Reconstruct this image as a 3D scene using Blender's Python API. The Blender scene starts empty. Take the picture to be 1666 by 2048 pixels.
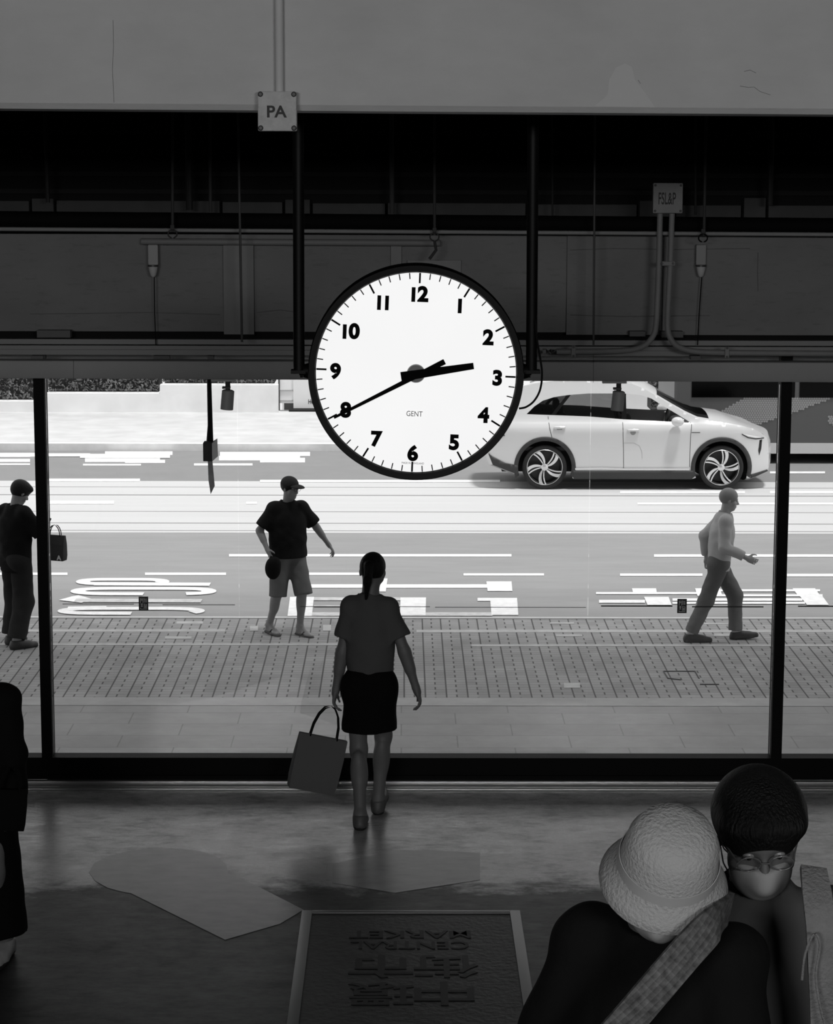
import bpy, bmesh, math, random
import numpy as np
from mathutils import Vector, Matrix
from mathutils.geometry import delaunay_2d_cdt

SC = bpy.context.scene
COL = SC.collection
PI = math.pi
random.seed(7)

# ------------------------------------------------------------------ camera
CZ = 3.96                      # eye height above the hall floor
ZS = -1.15                     # street level
FPX = 4518.0                   # focal length in pixels of the 1666 x 2048 frame
PITCH = math.radians(8.86)
cam_d = bpy.data.cameras.new('camera')
cam = bpy.data.objects.new('camera', cam_d)
COL.objects.link(cam)
CR = (Matrix.Rotation(math.radians(-0.38), 3, 'Z') @ Matrix.Rotation(PI/2 - PITCH, 3, 'X')
      @ Matrix.Rotation(math.radians(0.16), 3, 'Z'))
cam.matrix_world = Matrix.Translation((0, 0, CZ)) @ CR.to_4x4()
cam_d.sensor_fit = 'VERTICAL'
cam_d.sensor_height = 36.0
cam_d.lens = 36.0 * FPX / 2048.0
cam_d.clip_start = 0.1
cam_d.clip_end = 400
SC.camera = cam

# ------------------------------------------------------------------ light
w = bpy.data.worlds.new('sky'); SC.world = w; w.use_nodes = True
w.node_tree.nodes['Background'].inputs[0].default_value = (1, 1, 1, 1)
w.node_tree.nodes['Background'].inputs[1].default_value = 1.0

def lamp(name, kind, loc, rot, energy, **kw):
    d = bpy.data.lights.new(name, kind); d.energy = energy
    for k, v in kw.items(): setattr(d, k, v)
    o = bpy.data.objects.new(name, d); COL.objects.link(o)
    o.location = loc; o.rotation_euler = rot
    return o
lamp('sun', 'SUN', (0, 30, 20), (math.radians(10), math.radians(10), 0), 2.9, angle=math.radians(8))
# unseen fill lights added behind the stair landing, aimed level at the front beam
lamp('hall_fill_light', 'AREA', (-2.5, -4.5, 4.75), (math.radians(87), 0, 0), 112, shape='RECTANGLE', size=2.4, size_y=0.6, spread=math.radians(120))
lamp('hall_fill_light', 'AREA', (3.0, -4.5, 4.75), (math.radians(87), 0, 0), 100, shape='RECTANGLE', size=2.4, size_y=0.6, spread=math.radians(120))

vs = SC.view_settings
vs.view_transform = 'Standard'; vs.look = 'None'; vs.gamma = 1.0; vs.use_curve_mapping = False
vs.exposure = 0.0
SC.cycles.max_bounces = 8
SC.cycles.use_denoising = True

# ------------------------------------------------------------------ helpers
def ray(px, py):
    return CR @ Vector(((px-833)/FPX, -(py-1024)/FPX, -1))
def P(px, py, Y):                       # point of the place seen at a pixel, on the upright plane y = Y
    v = ray(px, py); return Vector((0, 0, CZ)) + v*(Y/v.y)
def G(px, py, z):                       # ... on the level plane at height z
    v = ray(px, py); return Vector((0, 0, CZ)) + v*((z-CZ)/v.z)
def S(Y, z=0.0):                        # pixels per metre there
    return FPX/(Y*math.cos(PITCH) + (CZ-z)*math.sin(PITCH))

_mats = {}
def M(name, v, rough=.6, metal=0., noise=0., scale=5., bump=0., bscale=40., spec=.5, stretch=(1, 1, 1), emit=0., coat=0.):
    if name in _mats: return _mats[name]
    m = bpy.data.materials.new(name); m.use_nodes = True
    nt = m.node_tree; b = nt.nodes['Principled BSDF']
    c = (v, v, v) if not isinstance(v, tuple) else v
    b.inputs['Base Color'].default_value = (*c, 1)
    b.inputs['Roughness'].default_value = rough
    b.inputs['Metallic'].default_value = metal
    b.inputs['Specular IOR Level'].default_value = spec
    b.inputs['Coat Weight'].default_value = coat
    b.inputs['Coat Roughness'].default_value = .05
    if emit:
        b.inputs['Emission Color'].default_value = (1, 1, 1, 1); b.inputs['Emission Strength'].default_value = emit
    if noise or bump:
        tc = nt.nodes.new('ShaderNodeTexCoord'); mp = nt.nodes.new('ShaderNodeMapping')
        mp.inputs['Scale'].default_value = stretch
        nt.links.new(tc.outputs['Object'], mp.inputs[0])
    if noise:
        n = nt.nodes.new('ShaderNodeTexNoise'); n.inputs['Scale'].default_value = scale
        n.inputs['Detail'].default_value = 8; n.inputs['Roughness'].default_value = .62
        nt.links.new(mp.outputs[0], n.inputs['Vector'])
        r = nt.nodes.new('ShaderNodeMapRange')
        r.inputs['From Min'].default_value = .3; r.inputs['From Max'].default_value = .7
        r.inputs['To Min'].default_value = 1-noise; r.inputs['To Max'].default_value = 1+noise
        nt.links.new(n.outputs[0], r.inputs[0])
        mx = nt.nodes.new('ShaderNodeVectorMath'); mx.operation = 'SCALE'
        mx.inputs[0].default_value = c
        nt.links.new(r.outputs[0], mx.inputs['Scale'])
        nt.links.new(mx.outputs[0], b.inputs['Base Color'])
    if bump:
        n2 = nt.nodes.new('ShaderNodeTexNoise'); n2.inputs['Scale'].default_value = bscale; n2.inputs['Detail'].default_value = 6
        nt.links.new(mp.outputs[0], n2.inputs['Vector'])
        bp = nt.nodes.new('ShaderNodeBump'); bp.inputs['Strength'].default_value = bump; bp.inputs['Distance'].default_value = .02
        nt.links.new(n2.outputs[0], bp.inputs['Height']); nt.links.new(bp.outputs[0], b.inputs['Normal'])
    _mats[name] = m
    return m

class NT:                                # tiny expression builder for procedural patterns
    def __init__(s, mat): s.nt = mat.node_tree; s.b = s.nt.nodes['Principled BSDF']
    def n(s, t): return s.nt.nodes.new(t)
    def put(s, v, sock):
        if hasattr(v, 'default_value') or hasattr(v, 'links'): s.nt.links.new(v, sock)
        else: sock.default_value = v
    def m(s, op, a, b=0., c=0.):
        q = s.n('ShaderNodeMath'); q.operation = op
        s.put(a, q.inputs[0]); s.put(b, q.inputs[1]); s.put(c, q.inputs[2])
        return q.outputs[0]
    def xyz(s):
        tc = s.n('ShaderNodeTexCoord'); sp = s.n('ShaderNodeSeparateXYZ')
        s.nt.links.new(tc.outputs['Object'], sp.inputs[0]); return sp.outputs, tc.outputs['Object']
    def noise(s, vec, scale, det=6, stretch=(1, 1, 1), rough=.6):
        mp = s.n('ShaderNodeMapping'); mp.inputs['Scale'].default_value = stretch
        s.nt.links.new(vec, mp.inputs[0])
        q = s.n('ShaderNodeTexNoise'); q.inputs['Scale'].default_value = scale; q.inputs['Detail'].default_value = det
        q.inputs['Roughness'].default_value = rough
        s.nt.links.new(mp.outputs[0], q.inputs['Vector']); return q.outputs[0]
    def rng(s, v, a, b, c, d):
        q = s.n('ShaderNodeMapRange'); s.put(v, q.inputs[0])
        for i, x in enumerate((a, b, c, d)): q.inputs[i+1].default_value = x
        return q.outputs[0]
    def grey(s, v, sock='Base Color'):
        q = s.n('ShaderNodeCombineColor'); 
        for i in range(3): s.put(v, q.inputs[i])
        s.nt.links.new(q.outputs[0], s.b.inputs[sock])

def glass_mat(name, tint=1.0, refl=1.0, ior=1.5, rough=0.0):
    if name in _mats: return _mats[name]
    m = bpy.data.materials.new(name); m.use_nodes = True; nt = m.node_tree
    nt.nodes.remove(nt.nodes['Principled BSDF'])
    out = nt.nodes['Material Output']
    tr = nt.nodes.new('ShaderNodeBsdfTransparent'); tr.inputs[0].default_value = (tint, tint, tint, 1)
    gl = nt.nodes.new('ShaderNodeBsdfGlossy'); gl.inputs['Roughness'].default_value = rough
    gl.inputs[0].default_value = (refl, refl, refl, 1)
    fr = nt.nodes.new('ShaderNodeFresnel'); fr.inputs[0].default_value = ior
    mx = nt.nodes.new('ShaderNodeMixShader')
    nt.links.new(fr.outputs[0], mx.inputs[0]); nt.links.new(tr.outputs[0], mx.inputs[1]); nt.links.new(gl.outputs[0], mx.inputs[2])
    nt.links.new(mx.outputs[0], out.inputs[0])
    _mats[name] = m; return m

def tag(o, label=None, cat=None, group=None, kind=None):
    if label: o['label'] = label
    if cat: o['category'] = cat
    if group: o['group'] = group
    if kind: o['kind'] = kind
    return o
def empty(name, loc=(0, 0, 0), rz=0):
    o = bpy.data.objects.new(name, None); COL.objects.link(o)
    o.location = loc; o.rotation_euler = (0, 0, rz); o.empty_display_size = .1
    return o
def mesh_obj(name, verts, faces, mat, parent=None, smooth=False, sharp=35):
    me = bpy.data.meshes.new(name)
    me.from_pydata([tuple(v) for v in verts], [], [tuple(int(i) for i in f) for f in faces])
    me.update()
    if smooth:
        me.polygons.foreach_set('use_smooth', [True]*len(me.polygons))
        if sharp: me.set_sharp_from_angle(angle=math.radians(sharp))
    o = bpy.data.objects.new(name, me); COL.objects.link(o)
    if mat: me.materials.append(mat)
    if parent: o.parent = parent
    return o

class MB:                                # collects simple solids into one mesh
    def __init__(s): s.v = []; s.f = []
    def add(s, vs, fs):
        n = len(s.v); s.v += [Vector(v) for v in vs]; s.f += [[i+n for i in f] for f in fs]; return s
    def box(s, lo, hi, rot=None, c=None):
        x0, y0, z0 = lo; x1, y1, z1 = hi
        vs = [Vector(p) for p in ((x0,y0,z0),(x1,y0,z0),(x1,y1,z0),(x0,y1,z0),(x0,y0,z1),(x1,y0,z1),(x1,y1,z1),(x0,y1,z1))]
        if rot is not None:
            c = Vector(c) if c is not None else (Vector(lo)+Vector(hi))/2
            vs = [c + rot @ (p-c) for p in vs]
        return s.add(vs, [(0,3,2,1),(4,5,6,7),(0,1,5,4),(1,2,6,5),(2,3,7,6),(3,0,4,7)])
    def cbox(s, c, d, rot=None):
        c = Vector(c); d = Vector(d)/2
        return s.box(c-d, c+d, rot, c)
    def rbox(s, c, d, r=.01, axis=1, seg=3, rot=None):   # box with rounded corners seen along an axis
        a = [i for i in range(3) if i != axis]
        pts = []
        hx, hz = d[a[0]]/2, d[a[1]]/2; r = min(r, hx*.99, hz*.99)
        for q, (sx, sz) in enumerate(((1,1),(-1,1),(-1,-1),(1,-1))):
            for k in range(seg+1):
                t = PI/2*(q + k/seg)
                pts.append((sx*(hx-r)+r*math.cos(t), sz*(hz-r)+r*math.sin(t)))
        n = len(pts); vs = []
        e = min(r*.35, d[axis]/2*.5)
        for off, sc in ((-d[axis]/2, e), (-d[axis]/2+e, 0), (d[axis]/2-e, 0), (d[axis]/2, e)):
            for (u, w_) in pts:
                p = [0, 0, 0]; p[axis] = off
                p[a[0]] = u*(1-sc/max(hx, 1e-6)); p[a[1]] = w_*(1-sc/max(hz, 1e-6))
                p = Vector(p)
                if rot is not None: p = rot @ p
                vs.append(Vector(c)+p)
        fs = []
        for r_ in range(3):
            for i in range(n):
                j = (i+1) % n
                fs.append((r_*n+i, r_*n+j, (r_+1)*n+j, (r_+1)*n+i))
        fs.append(list(range(n))[::-1]); fs.append([3*n+i for i in range(n)])
        if axis == 1: fs = [f[::-1] for f in fs]
        return s.add(vs, fs)
    def tube(s, pts, r, n=12, cap=True):
        pts = [Vector(p) for p in pts]; rs = r if isinstance(r, (list, tuple)) else [r]*len(pts)
        rings = []; ref = None
        for i, p in enumerate(pts):
            t = (pts[min(i+1, len(pts)-1)] - pts[max(i-1, 0)]).normalized()
            if ref is None:
                ref = Vector((0, 0, 1)) if abs(t.z) < .9 else Vector((1, 0, 0))
            u = t.cross(ref).normalized(); w_ = t.cross(u).normalized(); ref = -w_ if False else ref
            rings.append([p + (u*math.cos(2*PI*k/n) + w_*math.sin(2*PI*k/n))*rs[i] for k in range(n)])
        vs = [v for g in rings for v in g]; fs = []
        for i in range(len(pts)-1):
            for k in range(n):
                j = (k+1) % n
                fs.append((i*n+k, i*n+j, (i+1)*n+j, (i+1)*n+k))
        if cap:
            fs.append(list(range(n))[::-1]); fs.append([(len(pts)-1)*n+k for k in range(n)])
        return s.add(vs, [f[::-1] for f in fs])
    def lathe(s, prof, n=48, c=(0, 0, 0), rot=None, a0=0, a1=2*PI):   # profile (radius, height) about local z
        vs = []; full = abs(a1-a0-2*PI) < 1e-6; m = n if full else n+1
        for (r, h) in prof:
            for k in range(m):
                a = a0+(a1-a0)*k/n
                p = Vector((r*math.cos(a), r*math.sin(a), h))
                if rot is not None: p = rot @ p
                vs.append(Vector(c)+p)
        fs = []
        for i in range(len(prof)-1):
            for k in range(m if full else m-1):
                j = (k+1) % m
                fs.append((i*m+k, i*m+j, (i+1)*m+j, (i+1)*m+k))
        return s.add(vs, fs)
    def prism(s, poly, t, f):              # poly of 2-D points, extruded; f maps (u, v, w) to the place
        n = len(poly)
        vs = [f(u, v, 0) for u, v in poly] + [f(u, v, t) for u, v in poly]
        fs = [list(range(n)), [n+i for i in range(n)][::-1]]
        for i in range(n):
            j = (i+1) % n; fs.append((i, n+i, n+j, j))
        return s.add(vs, fs)
    def build(s, name, mat, parent=None, smooth=False, sharp=35, bevel=0):
        o = mesh_obj(name, s.v, s.f, mat, parent, False)
        bm = bmesh.new(); bm.from_mesh(o.data)
        bmesh.ops.recalc_face_normals(bm, faces=bm.faces)
        if bevel:
            bmesh.ops.bevel(bm, geom=bm.edges[:], offset=bevel, segments=2, affect='EDGES', profile=.6)
            smooth = True
        bm.to_mesh(o.data); bm.free()
        if smooth:
            o.data.polygons.foreach_set('use_smooth', [True]*len(o.data.polygons))
            o.data.set_sharp_from_angle(angle=math.radians(sharp))
        return o

def text_mesh(name, txt, mat, parent, size, origin, ux, uy, depth=.002, offset=0., sx=1., align='CENTER', shear=0.):
    cu = bpy.data.curves.new('t', 'FONT'); cu.body = txt; cu.size = size
    cu.align_x = align; cu.align_y = 'CENTER'; cu.extrude = depth/2; cu.offset = offset; cu.shear = shear
    t = bpy.data.objects.new('t', cu); COL.objects.link(t)
    bpy.context.view_layer.update()
    me = bpy.data.meshes.new_from_object(t.evaluated_get(bpy.context.evaluated_depsgraph_get()))
    bpy.data.objects.remove(t)
    ux = Vector(ux).normalized(); uy = Vector(uy).normalized(); uz = ux.cross(uy)
    for v in me.vertices:
        c = v.co.copy(); v.co = Vector(origin) + ux*c.x*sx + uy*c.y + uz*c.z
    me.name = name
    o = bpy.data.objects.new(name, me); COL.objects.link(o); me.materials.append(mat)
    if parent: o.parent = parent
    return o

# ------------------------------------------------------------------ organic surfaces (distance field -> surface nets)
BIG = 1.0
class F:
    def __init__(s): s.p = []; s.cuts = []; s.wr = 0
    def cap(s, a, b, ra, rb=None, k=.02, cut=False, R=None, flat=1., op=1):
        s.p.append(('cap', np.array(a, float), np.array(b, float), ra, ra if rb is None else rb, k, cut, None if R is None else np.array(R, float), flat, op)); return s
    def ell(s, c, r, R=None, k=.02, op=1):
        s.p.append(('ell', np.array(c, float), np.array(r, float), np.eye(3) if R is None else np.array(R, float), k, op)); return s
    def plane(s, c, n):                  # keep the side the normal points to
        s.cuts.append((np.array(c, float), np.array(n, float)/np.linalg.norm(n))); return s
    def mesh(s, cell):
        lo = np.full(3, 1e9); hi = -lo
        bbs = []
        for q in s.p:
            if q[0] == 'cap':
                r = max(q[3], q[4]); l = np.minimum(q[1], q[2])-r; h = np.maximum(q[1], q[2])+r; k = q[5]; op = q[9]
            else:
                e = np.sqrt(((q[3]*q[2])**2).sum(1)); l = q[1]-e; h = q[1]+e; k = q[4]; op = q[5]
            pad = k + 3*cell
            bbs.append((l-pad, h+pad))
            if op > 0: lo = np.minimum(lo, l-pad); hi = np.maximum(hi, h+pad)
        n = np.ceil((hi-lo)/cell).astype(int)+1
        D = np.full(n, BIG, np.float32)
        ax = [lo[i]+cell*np.arange(n[i]) for i in range(3)]
        for q, (l, h) in zip(s.p, bbs):
            i0 = np.clip(np.floor((l-lo)/cell).astype(int), 0, n); i1 = np.clip(np.ceil((h-lo)/cell).astype(int)+1, 0, n)
            if (i1 <= i0).any(): continue
            X, Y, Z = np.meshgrid(*[ax[i][i0[i]:i1[i]] for i in range(3)], indexing='ij')
            p = np.stack((X, Y, Z), -1)
            if q[0] == 'cap':
                _, a, b, ra, rb, k, cut, R, flat, op = q
                pa = p-a; ba = b-a
                if R is not None:
                    pa = pa @ R; ba = ba @ R
                    pa = pa/np.array([1, flat, 1]); ba = ba/np.array([1, flat, 1])
                L2 = (ba**2).sum(); t = (pa @ ba)/L2
                tc = np.clip(t, 0, 1)
                if cut: tt = np.maximum(t, 0)
                else: tt = tc
                d = np.sqrt(((pa-tt[..., None]*ba)**2).sum(-1)) - (ra+(rb-ra)*tc)
                if R is not None and flat < 1: d = d*(.5+.5*flat)
                if cut: d = np.maximum(d, (t-1)*math.sqrt(L2))
            else:
                _, c, r, R, k, op = q
                u = (p-c) @ R
                k0 = np.sqrt(((u/r)**2).sum(-1)); k1 = np.sqrt(((u/(r*r))**2).sum(-1))+1e-9
                d = k0*(k0-1)/k1
                d = np.where(k0 < .3, -r.min()*(1-k0), d)
            sl = tuple(slice(i0[i], i1[i]) for i in range(3))
            o = D[sl]
            if op > 0:
                hh = np.maximum(k-np.abs(o-d), 0)/k
                D[sl] = np.minimum(o, d) - hh*hh*k*.25
            else:
                hh = np.maximum(k-np.abs(o+d), 0)/k
                D[sl] = np.maximum(o, -d) + hh*hh*k*.25
        if s.wr:                          # soft folds of cloth
            X, Y, Z = np.meshgrid(*ax, indexing='ij')
            D = (D + s.wr*(np.sin(21*X+13*Z+2*np.sin(9*Y+5*Z))*np.sin(17*Z-11*Y+1.5*np.sin(8*X)) + .6*np.sin(38*X-23*Z+2*np.sin(14*Z))*np.sin(9*Z+31*Y))).astype(np.float32)
        if s.cuts:
            X, Y, Z = np.meshgrid(*ax, indexing='ij')
            for c, nn in s.cuts:
                D = np.maximum(D, -((X-c[0])*nn[0]+(Y-c[1])*nn[1]+(Z-c[2])*nn[2])).astype(np.float32)
        return nets(D, lo, cell)

def nets(D, lo, cell):
    n = np.array(D.shape); ins = D < 0
    C = [(i, j, k) for i in (0, 1) for j in (0, 1) for k in (0, 1)]
    def cs(A, c): return A[c[0]:n[0]-1+c[0], c[1]:n[1]-1+c[1], c[2]:n[2]-1+c[2]]
    cnt = sum(cs(ins, c).astype(np.int8) for c in C)
    act = (cnt > 0) & (cnt < 8)
    idx = np.full(act.shape, -1, np.int64); m = int(act.sum()); idx[act] = np.arange(m)
    ijk = np.argwhere(act)
    acc = np.zeros((m, 3)); num = np.zeros(m)
    vals = {c: cs(D, c)[act] for c in C}
    for a in C:
        for axx in range(3):
            if a[axx] == 0:
                b = list(a); b[axx] = 1; b = tuple(b)
                va, vb = vals[a], vals[b]; x = (va < 0) != (vb < 0)
                t = np.where(x, va/np.where(x, va-vb, 1), 0)
                pt = np.array(a, float)[None].repeat(m, 0); pt[:, axx] += t
                acc[x] += pt[x]; num[x] += 1
    V = lo + cell*(ijk + acc/np.maximum(num, 1)[:, None])
    fs = []
    for axx in range(3):
        u, v = (axx+1) % 3, (axx+2) % 3
        sl0 = [slice(None)]*3; sl1 = [slice(None)]*3
        sl0[axx] = slice(0, n[axx]-1); sl1[axx] = slice(1, n[axx])
        for q in (u, v):
            sl0[q] = slice(1, n[q]-1); sl1[q] = slice(1, n[q]-1)
        A = ins[tuple(sl0)]; B = ins[tuple(sl1)]
        e = np.argwhere(A != B)
        if not len(e): continue
        flip = A[tuple(e.T)]
        e = e.copy(); e[:, u] += 1; e[:, v] += 1
        def g(du, dv):
            q = e.copy(); q[:, u] -= du; q[:, v] -= dv; return idx[tuple(q.T)]
        quad = np.stack((g(1, 1), g(0, 1), g(0, 0), g(1, 0)), 1)
        quad[~flip] = quad[~flip][:, ::-1]
        fs.append(quad)
    Fq = np.concatenate(fs) if fs else np.zeros((0, 4), int)
    return V, Fq[(Fq >= 0).all(1)]

def organic(name, field, cell, mat, parent, scale=1., xf=None):
    V, Q = field.mesh(cell)
    V = V*scale
    me = bpy.data.meshes.new(name)
    me.vertices.add(len(V)); me.vertices.foreach_set('co', V.astype(np.float32).ravel())
    me.loops.add(len(Q)*4); me.loops.foreach_set('vertex_index', Q.astype(np.int32).ravel())
    me.polygons.add(len(Q)); me.polygons.foreach_set('loop_start', np.arange(0, len(Q)*4, 4, dtype=np.int32))
    me.update(calc_edges=True); me.validate()
    me.polygons.foreach_set('use_smooth', [True]*len(me.polygons))
    me.materials.append(mat)
    o = bpy.data.objects.new(name, me); COL.objects.link(o); o.parent = parent
    return o
# ================================================================== the hall
def struct(o): o['kind'] = 'structure'; return o

# polished, worn concrete floor
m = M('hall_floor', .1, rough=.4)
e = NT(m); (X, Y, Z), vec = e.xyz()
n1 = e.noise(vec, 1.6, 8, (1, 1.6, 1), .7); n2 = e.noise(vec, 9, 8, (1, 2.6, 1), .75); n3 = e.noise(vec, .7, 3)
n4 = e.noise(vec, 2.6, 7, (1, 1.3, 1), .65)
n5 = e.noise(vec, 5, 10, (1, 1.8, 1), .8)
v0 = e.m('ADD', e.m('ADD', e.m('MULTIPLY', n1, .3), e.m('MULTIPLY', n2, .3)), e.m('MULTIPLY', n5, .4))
# the strip along the windows is paler and shinier, the rest darker and rougher
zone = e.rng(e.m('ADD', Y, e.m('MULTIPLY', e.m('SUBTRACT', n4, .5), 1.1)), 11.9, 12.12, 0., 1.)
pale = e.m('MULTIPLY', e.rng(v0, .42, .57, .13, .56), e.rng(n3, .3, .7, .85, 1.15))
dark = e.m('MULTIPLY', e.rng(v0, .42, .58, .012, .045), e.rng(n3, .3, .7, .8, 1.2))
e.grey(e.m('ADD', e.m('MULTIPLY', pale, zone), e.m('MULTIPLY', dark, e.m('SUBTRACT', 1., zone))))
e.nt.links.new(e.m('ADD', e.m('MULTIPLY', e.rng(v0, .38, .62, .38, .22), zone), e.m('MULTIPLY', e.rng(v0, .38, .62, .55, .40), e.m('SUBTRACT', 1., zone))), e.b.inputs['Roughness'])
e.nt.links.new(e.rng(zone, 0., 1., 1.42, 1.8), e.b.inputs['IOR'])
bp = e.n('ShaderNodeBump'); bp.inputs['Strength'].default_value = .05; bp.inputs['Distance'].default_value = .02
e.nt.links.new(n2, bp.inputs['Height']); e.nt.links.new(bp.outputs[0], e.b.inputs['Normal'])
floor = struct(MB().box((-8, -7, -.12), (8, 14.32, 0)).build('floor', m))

def ground_poly(name, pts, z, t, mat, parent=None):
    poly = [G(x, y, z) for x, y in pts]
    return MB().prism([(p.x, p.y) for p in poly], t, lambda u, v, w_: (u, v, z+w_)).build(name, mat, parent)
pm = M('floor_patch', .27, rough=.33, noise=.25, scale=7, stretch=(1, 2, 1))
pm2 = M('floor_patch_square', .26, rough=.33, noise=.25, scale=6, stretch=(1, 2, 1))  # pale mottled tone of the square patch
for q0 in (pm, pm2): q0.node_tree.nodes['Principled BSDF'].inputs['IOR'].default_value = 1.6
key = [(262,1787),(450,1880),(560,1848),(607,1820),(515,1773),(457,1748),(452,1728),(430,1712),(400,1703),(360,1698),(310,1697),
       (260,1702),(215,1713),(188,1727),(178,1745),(190,1762),(215,1776),(240,1783)]
struct(ground_poly('keyhole_patch', key, 0, .002, pm, floor))
struct(ground_poly('square_patch', [(665,1728),(665,1766),(790,1786),(960,1760),(960,1706),(800,1700)], 0, .002, pm2, floor))

conc = M('stair_concrete', .07, rough=.7, noise=.2)
st = MB()
for k in range(1, 15):
    st.box((-2.6, 6.3-.3*k, .16*(k-1)-(.0 if k == 1 else .3)), (2.6, 6.3-.3*(k-1), .16*k))
struct(st.build('stair_flight', conc))
struct(MB().box((-8, -7, 2.1), (8, 2.1, 2.24)).build('stair_landing', conc))
wallm = M('hall_wall', .05, rough=.8, noise=.1)
struct(MB().box((-8.2, -7, -.1), (-8, 14.3, 5.2)).build('wall_left', wallm))
struct(MB().box((8, -7, -.1), (8.2, 14.3, 5.2)).build('wall_right', wallm))
struct(MB().box((-8.2, -7.2, -.1), (8.2, -7, 5.2)).build('wall_back', wallm))
struct(MB().box((-8.2, -7.2, 5.2), (8.2, 14.8, 5.4)).build('ceiling', M('ceiling_paint', .012, rough=.9)))

# foreground downstand beam: lime-washed plaster with patches and cracks
m = M('beam_plaster', .5, rough=.85)
e = NT(m); (X, Y, Z), vec = e.xyz()
a = e.noise(vec, .9, 4); b_ = e.noise(vec, 30, 5, (1, 1, 1)); c_ = e.noise(vec, 6, 6, (1, 1, 2.5))
e.grey(e.m('MULTIPLY', .50, e.m('ADD', e.rng(a, .35, .65, .92, 1.06), e.rng(c_, .3, .7, -.03, .03))))
bp = e.n('ShaderNodeBump'); bp.inputs['Strength'].default_value = .35; bp.inputs['Distance'].default_value = .012
e.nt.links.new(e.m('ADD', e.m('MULTIPLY', b_, .3), c_), bp.inputs['Height']); e.nt.links.new(bp.outputs[0], e.b.inputs['Normal'])
YB = 8.0
zl, zr = P(0, 217, YB).z, P(1666, 229, YB).z
xl, xr = P(0, 217, YB).x, P(1666, 229, YB).x
sl = (zr-zl)/(xr-xl); zat = lambda x: zl+(x-xl)*sl
bv = []
for x in (-8, 8):
    for (y, z) in ((YB, zat(x)+.02), (YB+.015, zat(x)), (YB+.4, zat(x)), (YB+.4, 5.2), (YB, 5.2)): bv.append((x, y, z))
bf = [(0,1,2,3,4)[::-1], (5,6,7,8,9)] + [(i, (i+1) % 5, 5+(i+1) % 5, 5+i) for i in range(5)]
beam = MB().add(bv, bf).build('trim_1', m); struct(beam)
tag(beam, 'broad pale plastered beam across the top of the picture', None)
pl2 = M('plaster_patch', .53, rough=.85, bump=.3, bscale=25)
# shallow filler patches and cracks on it
def wallpoly(name, pts, Y, t, mat, parent=None):
    q = [P(x, y, Y) for x, y in pts]
    return MB().prism([(p.x, p.z) for p in q], t, lambda u, v, w_: (u, Y-w_, v)).build(name, mat, parent)
struct(wallpoly('filler_patch', [(1215,190),(1218,160),(1232,135),(1250,127),(1264,134),(1270,160),(1290,185),(1310,215),(1190,212)], YB, .0015, pl2, beam))
ck = M('crack_dark', .16, rough=.9)
for pts in ([(1480,172),(1497,175),(1508,174),(1520,183),(1541,190)], [(1488,143),(1500,140),(1512,146)], [(1230,140),(1234,157)], [(226,40),(227,92),(225,140),(228,205)], [(1276,160),(1281,167)]):
    mb = MB(); mb.tube([P(x, y, YB+.0003) for x, y in pts], .0009, 6)
    struct(mb.build('crack', ck, beam))

# fascia over the shop front
fm = M('fascia_paint', .28, rough=.8)
e = NT(fm); (X, Y, Z), vec = e.xyz()
a = e.noise(vec, 1.3, 6, (1, 1, 2)); b_ = e.noise(vec, 14, 8, (.6, 1, 2.5), .7)
e.grey(e.m('MULTIPLY', .21, e.m('ADD', e.rng(a, .3, .7, .88, 1.1), e.rng(b_, .55, .8, 0, -.35))))
YF = 13.95
def prow(y, Y=YF): return P(833, y, Y).z
f1 = MB().box((-8, YF, prow(664)), (8, 14.1, prow(470))).build('wall_front', fm); struct(f1)
f2 = MB().box((P(1134, 500, YF).x, YF-.03, prow(668)), (8, YF, prow(468))).build('wall_panel', fm, f1); struct(f2)
x0, x1 = P(447, 500, YF).x, P(508, 500, YF).x
struct(MB().box((x0, YF-.04, prow(669)), (x1, YF, prow(488))).build('wall_panel', M('fascia_cover', .25, rough=.7, noise=.08), f1, bevel=.004))
struct(MB().box((P(782, 500, YF).x, YF-.03, prow(530)), (P(803, 500, YF).x, YF, prow(488))).build('wall_panel', M('fascia_cover', .25), f1))
struct(MB().box((P(815, 500, YF).x, YF-.03, prow(545)), (P(922, 500, YF).x, YF, prow(520))).build('wall_panel', M('fascia_cover', .25), f1))
for pts in ([(1516,505),(1515,545),(1516,582)], [(1140,500),(1230,497),(1340,499),(1500,497)], [(60,628),(160,627),(300,625),(440,629)], [(515,625),(560,620),(590,624)], [(1140,630),(1250,633),(1420,631)]):
    mb = MB(); mb.tube([P(x, y, YF-(.031 if pts[0][0] > 1133 else .001)) for x, y in pts], .003, 6); struct(mb.build('crack', ck, f1))
# dark void above: back wall of the recess, ledge blocks
blk = M('recess_black', .004, rough=.95)
struct(MB().box((-8, 14.55, prow(700, 14.5)), (8, 14.75, 5.2)).build('wall_recess', blk))
for (a0, a1, t) in ((0, 60, 404), (60, 109, 399), (109, 440, 403), (440, 565, 405), (565, 620, 400), (620, 770, 407), (770, 1050, 406), (1060, 1272, 408), (1272, 1345, 400), (1345, 1480, 409), (1480, 1529, 394), (1529, 1900, 409)):
    x0, x1 = P(a0, 400, 14.5).x+.02, P(a1, 400, 14.5).x
    if a0 == 0: x0 = -7.9
    struct(MB().box((x0, 14.45, prow(445, 14.5)), (x1, 14.55, prow(t, 14.5))).build('trim_2', M('ledge_block', .06, rough=.9, noise=.15)))
for yy in (262, 300, 345, 380):
    struct(MB().box((-7.9, 14.5, prow(yy+9, 14.5)), (7.9, 14.55, prow(yy, 14.5))).build('trim_3', M('recess_batten', .012, rough=.9)))

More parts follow.
